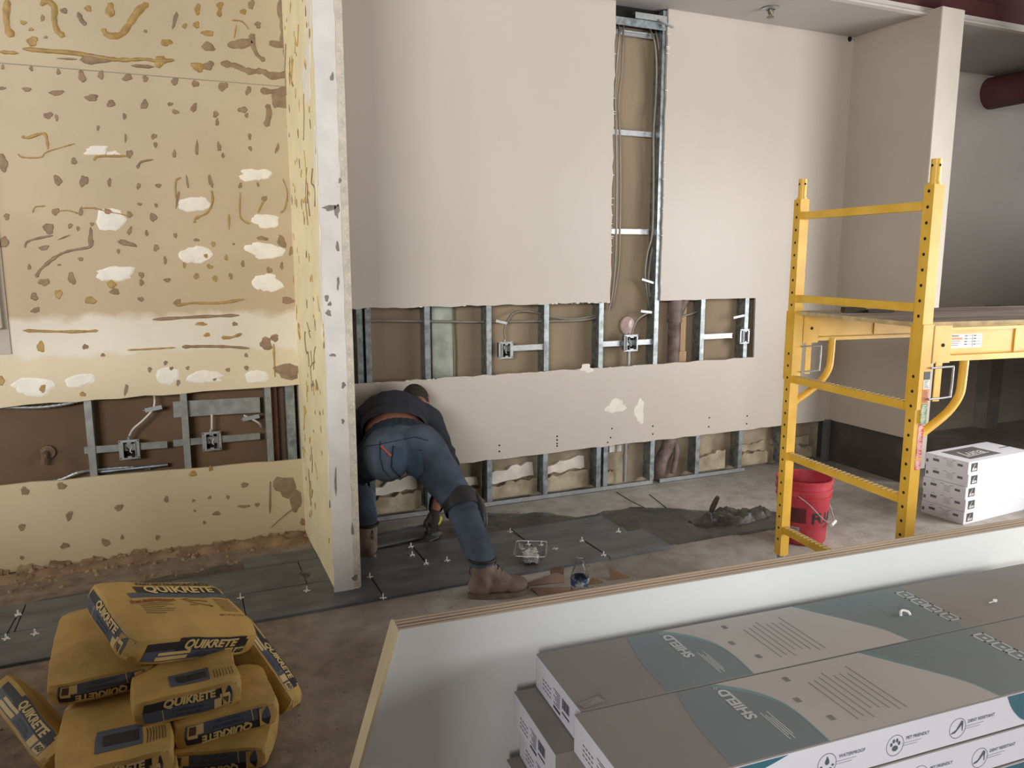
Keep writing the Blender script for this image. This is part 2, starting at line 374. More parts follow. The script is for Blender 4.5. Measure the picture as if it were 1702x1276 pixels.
z2 = on_y(1080, 568, WY + .03).z; flat_bar(2.61, 3.03, z2, .036, WY + .04)
z3 = on_y(1200, 558, WY + .03).z; flat_bar(3.43, 3.70, z3, .036, WY + .028)

# left bay wall
P = rag((-3.5, .82), (0.655, .878), .004, 40, 11) + [(0.655, .878), (0.655, 3.3), (-3.5, 3.3)]
mb = MB(); mb.prism(P, xz, WY, WY + .016); wall_left = struct('wall_left', mb, M_left)
P = [(-3.5, .02)] + rag((-3.5, .03), (0.655, .0), .014, 60, 13) + [(0.655, 0.02)] + rag((0.655, .442), (-3.5, .50), .004, 40, 12) + [(-3.5, .5)]
mb = MB(); mb.prism(P[1:], xz, WY, WY + .016); obj('drywall_sheet', mb, M_left, wall_left)
for x, w in ((-.435, .034), (.02, .034), (.455, .034)): obj('metal_stud', stud_mb(x, .03, 3.16, w=w), mat('dull_steel', (150, 152, 150), .5, .6, var=.15, scale=20), wall_left)
obj('metal_stud', stud_mb(.575, .03, 3.16, w=.05), M_steel, wall_left)
def left_bar(pa, pb, h, y=WY + .03, nm='brace_bar'):
    a, b = on_y(*pa, y), on_y(*pb, y); m = MB(); m.bar(a, b, .003, h); m.bar(a + V((0, -.004, h/2)), b + V((0, -.004, h/2)), .008, .003); m.bar(a + V((0, -.004, -h/2)), b + V((0, -.004, -h/2)), .008, .003)
    return obj(nm, m, MATS['dull_steel'], wall_left)
left_bar((140, 748), (278, 738), .034); left_bar((288, 736), (432, 724), .034); left_bar((288, 680), (432, 672), .085, WY + .05, 'blocking_track')
mb = MB(); p = on_y(80, 757, 4.53); mb.tube([(p.x, 4.545, p.z + .02), (p.x - .01, 4.49, p.z + .01), (p.x - .02, 4.485, p.z - .035)], .014, 8); mb.cyl((p.x, 4.545, p.z + .02), (p.x, 4.52, p.z + .02), .035, n=12); obj('pipe_stub', mb, mat('rusty_pipe', (120, 96, 78), .7, .3, var=.3, scale=30), wall_left)
mb = MB(); p = on_y(460, 690, 4.54); mb.box((p.x - .035, 4.50, .03), (p.x + .0, 4.545, 3.0)); obj('timber_blocking', mb, mat('dark_red_timber', (96, 62, 48), .8, var=.2, scale=10), wall_left)
# ledge trim at the far left of the bay, and the greyer strip next to it
mb = MB(); mb.box((-1.1, WY - .012, 1.12), (-.74, WY, 3.2)); obj('drywall_strip', mb, mat('grey_beige_paint', (180, 172, 160), .7, var=.06), wall_left)
mb = MB(); a = on_y(0, 390, 4.38); b = on_y(10, 545, 4.38); mb.box((-1.0, 4.36, b.z), (-.765, 4.418, a.z + .12)); struct('trim_1', mb, mat('white_trim_paint', (232, 230, 226), .5, var=.04), None, 'white board edge fixed to the scraped cream wall')
# seam line of the sheets
mb = MB(); a = on_y(-20, 103, WY); b = on_y(484, 145, WY); mb.bar((a.x, WY - .0008, a.z), (b.x, WY - .0008, b.z), .002, .004); obj('sheet_joint', mb, mat('joint_grey', (150, 146, 120), .8), wall_left)

# adhesive left on the cream wall: coordinates read off in two crops of the photo
B1 = """283,48,18,12 390,38,15,16,o 487,45,22,32,o 103,100,14,11,o 137,130,11,9,o 143,183,26,22,o 202,165,10,6 188,80,9,16 643,138,8,8 735,188,26,16,o 773,88,10,38 816,115,12,11,o 873,42,13,27,o 868,110,13,18,o 918,147,27,14,o 920,207,30,20 972,25,15,18,o 970,58,12,18,o 1075,52,14,14,o 1110,20,16,20 1140,110,15,15 138,303,8,13 258,318,10,13 362,338,17,28 446,332,15,18 563,343,21,16 642,348,14,14 772,360,17,17 863,370,16,16 985,382,24,18 1097,400,12,20 12,297,7,12 10,390,16,8 118,395,22,10 250,410,34,12 405,432,30,16 490,458,18,18 638,462,18,20 752,460,14,8 775,494,15,11 857,476,13,22 953,505,12,16 960,540,9,16 1073,485,22,14 1090,510,8,12 213,510,20,16 250,520,8,15 433,565,6,14 550,514,9,14 555,610,5,20 680,603,14,12 687,640,8,14 770,680,9,18 870,655,8,32 968,648,10,20 985,687,7,12 1103,603,8,15 1106,656,8,12 1225,655,8,22 327,712,12,18 572,680,14,20 610,735,8,10 255,797,18,24 370,800,20,26 483,806,9,20 612,822,9,15 700,820,13,10 930,800,9,32 828,805,5,28 1062,820,9,12 1140,815,6,10 1168,878,12,14 785,880,6,40 617,902,10,7 690,907,8,9 245,935,18,16 358,935,9,22 478,935,22,12 572,948,14,14 677,960,16,20 407,990,9,9 310,998,10,12 215,1010,22,28 573,1020,9,20 648,1030,8,13 775,1040,8,12 400,1050,12,40 560,1075,42,13 690,1095,12,16 942,1078,10,12,o 868,1060,13,7 1033,1078,6,6 195,1095,22,12 357,1145,12,9 730,1150,8,18 523,1110,8,10 262,1170,8,5 910,1130,10,11,o 1000,1138,8,14,o 815,1170,7,16,o 927,1178,14,10,o 868,1220,13,13,o 950,1232,11,14,o 1020,1220,9,14 1073,1165,8,15 1190,1193,15,12 1245,1175,8,16 195,1247,25,17 317,1230,15,32 495,1258,17,17,o 625,1215,13,14 625,1248,12,14 740,1238,14,10 1245,1068,18,30 1160,1053,25,10 1285,1110,8,20 30,957,14,14 20,1070,18,28 15,720,20,40 420,262,75,22 708,272,28,26,o 875,296,30,22,o 922,290,25,20 1240,440,42,44 345,1010,8,10 130,1180,9,12"""
B2 = """435,75,15,15,o 450,105,18,14 135,125,15,16 230,115,14,20,o 355,140,22,16,o 140,178,20,10 160,322,17,20,o 335,322,12,11 404,354,8,8 588,411,8,11 650,385,8,9 673,407,8,8 737,405,7,8 895,412,9,9 968,405,9,10 967,355,8,8 843,450,8,6 697,148,15,14 553,135,12,10 770,45,10,9 845,52,9,10,o 655,60,12,8 1130,140,25,14 1045,310,25,25 1078,287,18,14 813,275,12,9,o 5,455,14,18,o 168,486,15,17,o 325,508,12,10,o 495,490,8,22 700,463,8,12 98,888,17,17 242,868,18,15 272,985,13,20 467,953,18,13 653,920,10,13 758,820,14,13,o 828,800,10,10,o 960,864,16,10 895,912,6,9 823,914,8,7 760,926,7,6 850,976,18,8 765,966,6,5 958,948,24,6 1010,942,9,9 803,1012,7,6 86,1030,13,15 255,1103,20,11 415,1090,18,15 619,1070,10,10 86,1150,8,9 1190,1010,12,14 480,1070,8,9 922,232,12,8 790,232,22,8,o 1130,418,50,32 1120,870,45,42 1160,920,26,46"""
S1 = [('o', 12, "35,0 28,60 35,130 60,160"), ('o', 10, "180,25 205,5 240,30 240,90 255,140 285,160"), ('o', 11, "455,125 475,155 530,155 570,110 610,50 655,15"), ('o', 6, "0,230 80,235"), ('o', 8, "100,215 200,225 330,235 480,260 560,265 640,262 700,270 770,265"),
 ('b', 13, "975,280 1040,290 1100,315 1160,315 1200,335 1275,328"), ('b', 15, "1005,200 1060,195 1115,180 1110,150"), ('b', 9, "1110,180 1135,240 1170,268"), ('o', 3, "1025,90 1070,95 1100,130"), ('o', 3, "1045,110 1035,170"), ('b', 17, "1240,0 1250,90 1255,190 1190,190"), ('b', 9, "1255,200 1275,320"), ('b', 9, "345,55 360,90 380,110"),
 ('b', 13, "1150,400 1215,405 1280,395"), ('b', 11, "1180,460 1190,500 1175,560"), ('b', 10, "1280,480 1280,560 1290,640 1290,740 1298,850"), ('o', 5, "95,600 120,610 185,590 205,605 212,660"), ('o', 3, "80,680 100,695 180,695 210,670 330,635"), ('o', 5, "415,710 440,690 570,690"), ('b', 4, "610,735 625,715 675,705"), ('o', 4, "780,880 775,830 780,795 800,785"), ('o', 5, "935,840 940,890 915,940 865,965 860,985"), ('o', 4, "1062,850 1060,940 1070,970 1105,990"), ('o', 4, "1168,880 1140,940"), ('o', 4, "1250,790 1270,850 1260,920 1240,940"), ('o', 3, "145,940 155,915 200,910"), ('o', 3, "245,935 300,930 350,945"), ('o', 3, "360,920 420,920 470,935 530,945 570,955"), ('b', 4, "110,1095 120,1070 160,1055 235,1040"), ('b', 3, "255,1060 310,1038"), ('b', 6, "160,1225 180,1190 240,1140 300,1110 400,1090 405,1060"), ('o', 5, "1012,945 1012,1015"), ('o', 4, "1300,1215 1300,1255"), ('b', 4, "250,258 340,262"), ('b', 6, "580,290 680,296")]
S2 = [('o', 5, "90,258 220,262 330,262 385,258"), ('o', 6, "870,285 910,285 950,270"), ('o', 3, "500,335 600,330 690,325"), ('b', 6, "715,322 800,320 900,322 980,328"), ('o', 4, "1075,310 1080,440"), ('b', 5, "1060,975 1062,850"), ('b', 3, "1065,1030 1110,990 1160,950"), ('o', 5, "690,160 760,150 860,150 960,135"), ('b', 6, "600,215 760,205 940,198")]
WH1 = "440,665,55,25 500,680,30,12 1140,775,65,28 858,900,72,36 490,970,62,48 1170,975,60,34 1165,1110,80,36 865,1125,65,38 507,1208,75,38 1175,1245,70,40"
WH2 = "130,470,75,45 310,455,60,30 650,440,55,38 805,440,65,25 1010,440,50,30 455,32,65,30"
glue = {'b': MB(), 'o': MB()}; wht = MB(); rr = random.Random(5)
def add_blob(mbx, x, y, rx, ry, seed, h, rough=.22, rot=None):
    rot = rr.uniform(-.25, .25) if rot is None else rot
    pts = [on_y(px, py, WY) for px, py in blob_poly(x, y, rx, ry, rot, 14, rough, seed)]
    n = len(pts); c = on_y(x, y, WY)
    vs = [V((p.x, WY, p.z)) for p in pts] + [V((c.x + (p.x-c.x)*.8, WY - h, c.z + (p.z-c.z)*.8)) for p in pts] + [V((c.x, WY - h*.75, c.z))]
    mbx.add(vs, [(i, (i+1) % n, n+(i+1) % n, n+i) for i in range(n)] + [(n+i, n+(i+1) % n, 2*n) for i in range(n)])
def add_stroke(mbx, pts, w, h):
    P = spline([on_y(x, y, WY) for x, y in pts], 4); n = len(P); vs = []
    for i, p in enumerate(P):
        d = (P[min(i+1, n-1)] - P[max(i-1, 0)]); d.y = 0; d.normalize(); q = V((-d.z, 0, d.x)); ww = w * rr.uniform(.6, 1.2) * (.35 if i in (0, n-1) else 1)
        vs += [V((p.x, WY, p.z)) + q*ww, V((p.x, WY - h, p.z)) + q*ww*.5, V((p.x, WY - h, p.z)) - q*ww*.5, V((p.x, WY, p.z)) - q*ww]
    mbx.add(vs, [(4*i+k, 4*i+k+1, 4*i+k+5, 4*i+k+4) for i in range(n-1) for k in range(3)])
for src, sc, oy, st, whs in ((B1, 2.659, 0, S1, WH1), (B2, 2.363, 440, S2, WH2)):
    for i, t in enumerate(src.split()):
        q = t.split(','); x, y, rx, ry = (float(a)/sc for a in q[:4]); add_blob(glue['o' if len(q) > 4 else 'b'], x, y + oy, rx, ry, i, .004)
    for c, w, pts in st:
        pl = [tuple(float(a)/sc for a in p.split(',')) for p in pts.split()]; add_stroke(glue[c], [(x, y + oy) for x, y in pl], w/sc*.0037, .005)
    for i, t in enumerate(whs.split()):
        x, y, rx, ry = (float(a)/sc for a in t.split(','))
        for k in range(5): add_blob(wht, x + rr.uniform(-.4, .4)*rx, y + oy + rr.uniform(-.3, .3)*ry, rx*rr.uniform(.6, .9), ry*rr.uniform(.55, .85), i*7+k, .0015 + .0004*k, .16)
for k, m, nm in (('b', M_glue_b, 'taupe_adhesive_dab'), ('o', M_glue_o, 'ochre_adhesive_dab')):
    o = obj(nm, glue[k], m, wall_left, True); o['kind'] = 'stuff'
o = obj('spackle_patch', wht, M_spackle, wall_left); o['kind'] = 'stuff'

# projecting wall between the two bays
mb = MB(); mb.box((.625, 3.512, 0.004), (.735, 4.545, 3.3)); fin = struct('wall_partition_left', mb, M_fin_l)
mb = MB(); rrr = random.Random(9)
poly = [(.616, .004)] + [(.711 + rrr.uniform(-.003, .003), .004 + 3.29*i/60) for i in range(61)] + [(.618 + rrr.uniform(-.003, .002), 3.294 - 3.29*i/60) for i in range(60)]
mb.prism(poly, xz, 3.505, 3.513); obj('front_board', mb, M_fin_f, fin)
mb = MB(); mb.box((.735, 3.512, .004), (.743, 4.43, 3.3)); obj('side_board', mb, mat('greige_worn_paint', (186, 176, 160), .6, var=.08, scale=8), fin)
mb = MB(); mb.box((.705, 3.509, .02), (.7455, 3.545, 3.29)); obj('corner_bead', mb, mat('corner_bead_mud', (196, 188, 172), .6, var=.12, scale=25, bump=.3), fin)
mb = MB()
for i in range(170): z = .05 + i*.0185; mb.cyl((.726 + (i % 2)*.012, 3.5095, z), (.726 + (i % 2)*.012, 3.508, z), .0022, n=6)
o = obj('bead_hole', mb, M_white, fin); o['kind'] = 'stuff'
# stray adhesive and dings on its faces
g1 = MB(); g2 = MB(); rr = random.Random(21)
for i in range(95):
    y, z = rr.uniform(3.56, 4.40), rr.uniform(.15, 3.1); h, w = rr.uniform(.008, .026), rr.uniform(.006, .013)
    pl = blob_poly(y, z, w, h, rr.uniform(-.6, .6), 10, .3, i); (g1 if i % 3 else g2).prism(pl, lambda u, v, t: V((t, u, v)), .6255, .6225)
for i in range(26):
    y, z = rr.uniform(3.56, 4.35), rr.uniform(.3, 3.0); pts = [(.6235, y, z)]
    for k in range(4): y += rr.uniform(-.06, .06); z += rr.uniform(-.09, .05); pts.append((.6235, min(4.4, max(3.54, y)), z))
    (g1 if i % 2 else g2).tube(pts, rr.uniform(.002, .0045), 6, 4)
o = obj('ochre_adhesive_dab', g1, mat('pale_ochre_adhesive', (190, 160, 92), .6, var=.15, scale=20), fin); o['kind'] = 'stuff'
o = obj('taupe_adhesive_dab', g2, M_glue_b, fin); o['kind'] = 'stuff'
g4 = MB()
for i, (y, z, ry, rz) in enumerate(((3.64, 2.62, .06, .16), (3.74, 2.40, .09, .14), (3.60, 2.02, .04, .14), (3.58, 1.5, .03, .3), (3.57, .8, .02, .4))): g4.prism(blob_poly(y, z, ry, rz, .1, 18, .35, i + 40), lambda u, v, t: V((t, u, v)), .6258, .6238 - .0006*i)
o = obj('peeled_white_patch', g4, M_spackle, fin); o['kind'] = 'stuff'
g3 = MB()
for x, y, rx, ry in [(567, 85, 4, 8), (571, 75, 4, 5), (552, 128, 3, 7), (549, 345, 12, 5), (560, 350, 4, 12), (562, 470, 2, 12), (561, 410, 3, 8), (548, 505, 3, 4), (543, 495, 4, 5), (546, 520, 4, 6), (565, 300, 2, 5), (556, 935, 4, 10), (557, 965, 4, 8), (590, 960, 5, 5), (586, 880, 2, 10), (558, 800, 2, 20), (553, 590, 5, 3), (571, 640, 3, 6), (570, 700, 2, 5), (559, 975, 6, 4)]:
    pts = [on_y(px, py, 3.505) for px, py in blob_poly(x, y, rx, ry, 0, 10, .35, int(x*y) % 97)]
    if all(.616 < p.x < .742 for p in pts): g3.prism([(p.x, p.z) for p in pts], xz, 3.5055, 3.5035)
o = obj('paint_chip', g3, mat('chipped_grey', (128, 122, 112), .8, var=.2, scale=30), fin); o['kind'] = 'stuff'

# right projecting wall
mb = MB(); mb.box((4.66, 3.72, .335), (4.852, 4.85, 3.185)); finr = struct('wall_partition_right', mb, mat('greige_wall_paint_warm', (186, 176, 162), .5, var=.05, scale=1.5, bump=.04, bscale=25))
mb = MB(); mb.box((4.69, 3.735, 0), (4.84, 4.85, .34)); obj('bared_base_board', mb, mat('dark_adhesive_board', (66, 61, 56), .85, col2=(98, 92, 84), scale=4, bump=.5, bscale=16, lo=.5, hi=.8), finr)
mb = MB(); mb.box((4.652, 3.712, .10), (4.858, 3.722, 3.18)); obj('end_board', mb, mat('light_greige_paint', (216, 208, 196), .5, var=.03), finr)
mb = MB()
for x, y, w_ in ((1412, 65, 'larger dark anchor stub in the upper corner under the soffit'), (1421, 66, 'smaller dark anchor stub right against the upper corner under the soffit')):
    mb = MB(); p = on_y(x, y, WY); r_ = .012 if x < 1415 else .008; mb.cyl((p.x, WY + .01, p.z), (p.x, WY - .012, p.z), r_, n=10); mb.cyl((p.x, WY, p.z), (p.x, WY - .003, p.z), r_*1.5, n=12)
    single('wall_anchor', mb, M_dark, w_, 'anchor')
obj('metal_stud', stud_mb(4.64, .0, .34, y0=4.40, d=.05), mat('grey_stud', (120, 124, 126), .5, .5), wall_back)

# soffit, upper wall, right recess
mb = MB(); mb.box((.74, 3.87, 3.168), (9.0, 5.0, 3.30)); struct('ceiling_soffit', mb, mat('soffit_paint', (176, 171, 168), .5, var=.04, scale=2))
mb = MB(); mb.box((.5, 3.84, 3.168), (9.0, 3.87, 3.21)); mb.box((.5, 3.825, 3.16), (9.0, 3.87, 3.172)); struct('trim_2', mb, mat('light_trim_paint', (206, 200, 194), .5, var=.04))
mb = MB(); mb.box((-5.0, 3.88, 3.3), (9.2, 3.95, 4.35)); mb.box((.5, 3.86, 3.21), (9.0, 3.9, 3.32)); struct('wall_upper', mb, M_maroon)
mb = MB(); mb.box((4.84, 4.83, 0), (9.2, 4.86, 3.2)); struct('wall_right_recess', mb, mat('grey_wall_paint', (176, 168, 160), .5, var=.05, scale=1.2))
mb = MB(); mb.cyl((6.735, 4.84, 3.02), (6.735, 3.05, 3.02), .135, n=32); 
for k in range(5): mb.cyl((6.735, 4.5 - k*.35, 3.02), (6.735, 4.49 - k*.35, 3.02), .138, n=32)
duct = single('air_duct', mb, M_maroon, 'maroon round duct running out of the wall under the soffit', 'duct', smooth=True)
mb = MB(); mb.box((6.93, 4.70, 0), (7.1, 4.83, 1.15)); struct('trim_3', mb, mat('grey_pilaster', (140, 136, 130), .6))
p = on_z(1281, 13, 3.168); mb = MB()
t = thing('fire_sprinkler', 'round chrome sprinkler head recessed in the soffit', 'sprinkler', (p.x, p.y, 3.168))
mb.lathe([(.012, 0), (.055, -.001), (.058, -.006), (.03, -.012), (.028, -.004), (.0, -.004)], n=24); obj('escutcheon', mb, M_steel_b, t, True)
mb = MB(); mb.lathe([(.018, -.005), (.018, -.03), (.012, -.04), (.0, -.04)], n=14); mb.lathe([(.0, -.055), (.024, -.055), (.024, -.058), (0, -.058)], n=14); mb.bar((-.014, 0, -.03), (-.006, 0, -.056), .004, .004); mb.bar((.014, 0, -.03), (.006, 0, -.056), .004, .004)
obj('deflector', mb, mat('dull_brass', (120, 110, 96), .4, .8), t, True)
# the rest of the shop, behind the camera, with two added light blockers
M_room = mat('room_paint', (112, 104, 96), .8, var=.03)
mb = MB(); mb.box((-5.2, -4.2, 4.35), (9.2, 5.2, 4.45)); struct('ceiling', mb, mat('dark_ceiling', (92, 84, 80), .9))
mb = MB(); mb.box((-5.2, -4.2, 0), (9.2, -4.1, 4.4)); struct('wall_rear', mb, M_room)
mb = MB(); mb.box((-5.2, -4.2, 0), (-5.1, 5.2, 4.4)); struct('wall_side_left', mb, M_room)
mb = MB(); mb.box((5.62, -4.2, 0), (5.75, 3.05, 4.4)); struct('wall_side_right', mb, M_room)
mb = MB(); mb.box((9.1, -4.2, 0), (9.2, 5.2, 4.4)); struct('wall_recess_side', mb, M_room)
mb = MB(); mb.box((5.75, 0.9, 0), (9.1, 1.0, 2.2)); struct('recess_light_blocker', mb, M_room)  # unseen, added to keep light off the lower recess wall
mb = MB(); mb.box((-5.1, 0.25, 0), (-0.12, 0.33, 1.5)); struct('wall_divider', mb, M_room)  # unseen, added to shade the sacks and the foot of the panel
mb = MB(); mb.box((-5.2, 4.5, 3.3), (9.2, 5.2, 4.4)); struct('wall_back_upper', mb, M_room)
#@@PART2
# ------------------------------------------------------------------ counter panel, flooring cartons
bx = V((.998, -.0665, 0)); by = V((.0665, .998, 0))
def frame(o, x, y, z=V((0, 0, 1))): return M(((x.x, y.x, z.x, o.x), (x.y, y.y, z.y, o.y), (x.z, y.z, z.z, o.z), (0, 0, 0, 1)))
M_ply = mat('pale_plywood_edge', (200, 182, 160), .6, var=.12, scale=14, stretch=(.15, 1, 3), bump=.1)
M_plyd = mat('dark_plywood_ply', (116, 94, 74), .7, var=.15, scale=14, stretch=(.15, 1, 3))
M_lam = mat('white_laminate', (226, 230, 230), .35, var=.02, scale=2)
pf = frame(V((.395, 1.498, 0)), V((.9982, -.0599, 0)), V((.0599, .9982, 0)))
pan = thing('counter_panel', 'long upright white laminate counter panel with plywood edge behind the cartons', 'panel', mx=pf)
LP = 2.9; TH = .057
lays = [(0, .004, M_lam), (.004, .012, M_ply), (.012, .017, M_plyd), (.017, .025, M_ply), (.025, .032, M_plyd), (.032, .040, M_ply), (.040, .045, M_plyd), (.045, .053, M_ply), (.053, .057, M_plyd)]
for a, b, m in lays:
    mb = MB(); z = .8 if m is not M_plyd else .7985
    mb.prism([(-.24, 0), (LP, 0), (LP, z), (0, z)], lambda u, v, t: V((u, t, v)), a, b)
    obj('laminate_face' if m is M_lam else 'ply_layer', mb, m, pan)
mb = MB(); mb.prism([(-.246, 0), (-.239, 0), (.001, .8), (-.006, .8)], lambda u, v, t: V((u, t, v)), -.001, TH); obj('edge_band', mb, mat('cream_edge_band', (228, 214, 180), .5), pan)

M_card = mat('taupe_carton_board', (130, 124, 119), .55, var=.05, scale=3)
M_cside = mat('white_carton_print', (205, 206, 216), .4, var=.03)
M_teal = mat('teal_grey_print', (112, 121, 124), .5, var=.05, scale=3)
M_tealr = mat('teal_print_rim', (108, 136, 136), .5)
M_pale = mat('pale_taupe_print', (172, 167, 162), .5, var=.04, scale=4)
M_ink = mat('dark_ink', (58, 62, 70), .5)
M_dteal = mat('deep_teal_print', (40, 92, 108), .45)
M_let = mat('pale_lettering', (182, 184, 182), .5)
CL, CW, CH = 1.53, .2365, .080
def carton(mx, label, top=True, front=True, teal_front=True, group='flooring cartons stacked by the counter panel', brown=False):
    t = thing('flooring_carton', label, 'carton', mx=mx, group=group); e = .0006; g = .0015
    mb = MB()
    mb.box((g, g, g), (CL - g, CW - g, CH - g)); b = obj('carton_body', mb, M_card)
    b.parent = t
    mb = MB(); mb.box((g - e, g + .002, g + .001), (g, CW - g - .002, CH - g - .002)); obj('end_label', mb, M_cside, t)
    mb = MB()
    for k in range(7): mb.box((g - 2*e, .10 + .0005*k, .052 - .005*k), (g - e, .10 + .035 - (k % 3)*.008, .0535 - .005*k))
    for k in range(9): mb.box((g - 2*e, .055 + .004*k, .034), (g - e, .0565 + .004*k + (k % 3)*.0007, .056))
    mb.box((g - 2*e, .055, .022), (g - e, .09, .026)); mb.box((g - 2*e, .10, .010), (g - e, .135, .016))
    for k in range(12): mb.box((g - 2*e, .15 + (k % 4)*.012, .02 + (k // 4)*.01), (g - e, .158 + (k % 4)*.012, .022 + (k // 4)*.01))
    obj('barcode_print', mb, M_ink, t)
    if top:
        zt = CH - g + .0004; T = lambda u, v, tt: V((u, v, tt))
        Y1, Y0 = CW - .003, .003
        def wave(x0, pts): return spline([(a, b, 0) for a, b in pts], 6)
        w1 = [(.315, Y1), (.368, .190), (.400, .139), (.408, .08), (.402, Y0)]
        w2 = [(.690, Y1), (.725, .185), (.775, .118), (.812, .06), (.826, Y0)]
        s1 = [(p.x, p.y) for p in wave(0, w1)]; s2 = [(p.x, p.y) for p in wave(0, w2)]
        mb = MB(); mb.prism([(.224, Y1), (.20, .12), (.194, Y0)] + s1[::-1], T, zt - .0008, zt); obj('teal_print', mb, M_teal, t)
        mb = MB(); mb.prism(s1 + s2[::-1], T, zt - .0008, zt); obj('pale_print', mb, M_pale, t)
        mb = MB(); mb.prism(s2 + [(1.002, Y0), (1.046, Y1)], T, zt - .0008, zt); obj('teal_print', mb, M_teal, t)
        mb = MB()
        for s_, sg in ((s1, -1), (s2, 1)): mb.prism(s_ + [(p[0] + sg*(.003 + .018*max(0, p[1] - .1)/.13), p[1]) for p in s_[::-1]], T, zt, zt + .0003)
        obj('teal_rim_print', mb, M_tealr, t)
        zz = zt + .0006; f = lambda cx, cy: (lambda x, y: V((cx - y, cy + x, zz)))
        mb = MB(); text_on(mb, 'SHIELD', .033, f(.315, .158), bold=.0014); text_on(mb, '°', .03, f(.315, .218)); obj('lettering', mb, M_let, t)
        mb = MB()
        for k in range(4): mb.box((.338 + .005*k, .03 + .012*(k % 2), zt), (.3395 + .005*k, .118 - .01*(k % 3), zt + .0003))
        obj('small_print', mb, M_let, t)
        mb = MB()
        for k, yy in enumerate((.19, .145, .105, .058)):
            w = .0185
            for a, b in (((-w, -w), (w, -w + .005)), ((-w, w - .005), (w, w)), ((-w, -w), (-w + .005, w)), ((w - .005, -w), (w, w))): mb.box((1.014 + a[0], yy + a[1], zt), (1.014 + b[0], yy + b[1], zt + .0005))
            mb.box((1.014 - .005, yy - .007, zt), (1.014 + .004, yy + .002, zt + .0005))
        obj('square_icon_print', mb, M_let, t)
        mb = MB(); r2 = random.Random(4)
        for k in range(8):
            xx = .50 + k*.017; a = r2.uniform(.03, .06); b = r2.uniform(.17, .2); mb.box((xx, a, zt), (xx + .0022, b, zt + .0004))
        for xx, yy in ((.46, .19), (.43, .12), (.45, .05)): mb.box((xx, yy, zt), (xx + .012, yy + .016, zt + .0004))
        obj('text_line_print', mb, mat('grey_ink', (122, 116, 112), .6), t)
        mb = MB()
        for k in range(12): a = .7 + .028*k; mb.prism([(a + .02, Y1 - .002), (a + .023, Y1 - .002), (a + .10, .15 - .004*k), (a + .097, .15 - .004*k)], T, zt, zt + .0003) if a < .93 else None
        obj('wave_line_print', mb, M_tealr, t)
    if front:
        F = lambda u, v, tt: V((u, g - tt, v))
        mb = MB(); mb.box((g, g - e, g + .001), (CL - g, g, CH - g - .003)); obj('side_print', mb, M_cside, t)
        mb = MB(); ink = MB()
        def ring(cx, cz, r):
            n = 28; o_ = [(cx + r*cos(2*pi*i/n), cz + r*sin(2*pi*i/n)) for i in range(n)]; i_ = [(cx + (r-.0012)*cos(2*pi*i/n), cz + (r-.0012)*sin(2*pi*i/n)) for i in range(n)]
            vs = [F(a, b, .001) for a, b in o_ + i_]; ink.add(vs, [(i, (i+1) % n, n+(i+1) % n, n+i) for i in range(n)])
        for cx in (.398, .558, .716): ring(cx, .034, .0215)
        el = lambda cx, cz, rx, rz, ro=0: ink.prism(blob_poly(cx, cz, rx, rz, ro, 12, 0), F, .0008, .0012)
        ink.prism([(.398 + a*.85, .036 + b*.85) for a, b in ((0, .016), (.005, .006), (.006, .001), (.003, -.004), (-.003, -.004), (-.006, .001), (-.005, .006))], F, .0008, .0012)
        for dx, dz in ((-.013, -.004), (-.008, -.010), (0, -.013), (.008, -.010), (.013, -.004)): el(.398 + dx, .034 + dz, .0028, .0022)
        el(.558, .028, .0072, .0058)
        for dx, dz in ((-.0095, .003), (-.004, .0095), (.004, .0095), (.0095, .003)): el(.558 + dx, .034 + dz, .0028, .0042)
        ink.prism([(.716 + a, .034 + b) for a, b in ((-.016, -.010), (-.006, -.009), (.002, -.002), (.010, .006), (.012, -.008), (.0135, -.008), (.0135, .012), (.009, .015), (.004, .008), (-.004, -.003), (-.016, -.008))], F, .0008, .0012)
        obj('round_icon_print', ink, mat('slate_ink', (70, 82, 96), .5), t)
        mb = MB()
        for cx, s_ in ((.455, 'WATERPROOF'), (.613, 'PET FRIENDLY'), (.778, 'DENT RESISTANT')): text_on(mb, s_, .0092, (lambda cx: lambda x, y: V((cx + x, g - .0012, .043 + y)))(cx), bold=.0002)
        obj('lettering', mb, MATS['slate_ink'], t)
        mb = MB()
        for cx in (.445, .603, .765):
            for k in range(2): mb.box((cx - .028, g - .0012, .033 - .005*k), (cx + .02 - .01*k, g - .0008, .0345 - .005*k))
        obj('small_print', mb, mat('faint_ink', (160, 164, 176), .5), t)
        w = [(p.x, p.y) for p in spline([(.845, CH - .006, 0), (.858, .05, 0), (.875, .03, 0), (.90, .012, 0), (.95, .006, 0)], 5)]
        mb = MB(); mb.prism(w + [(1.2, .006), (1.2, CH - .006)], F, .0008, .0012); obj('teal_side_print', mb, M_dteal, t)
        w = [(p.x, p.y) for p in spline([(.19, CH - .006, 0), (.22, .055, 0), (.26, .06, 0), (.31, CH - .006, 0)], 5)]
        mb = MB(); mb.prism(w, F, .0008, .0012); obj('teal_side_print', mb, M_dteal, t)
    return t
A0 = V((.685, 1.431, 0))
def cpos(dx, row, lev): return frame(A0 + bx*dx - by*(CW*(row + 1) + .001*row) + V((0, 0, lev*CH)), bx, by)
rr = random.Random(2)
carton(cpos(0, 0, 8), 'taupe flooring carton on top of the stack, against the white counter panel', front=False)
carton(cpos(-.016, 1, 8), 'taupe flooring carton on top of the near row, icons along its side')
proto = {}
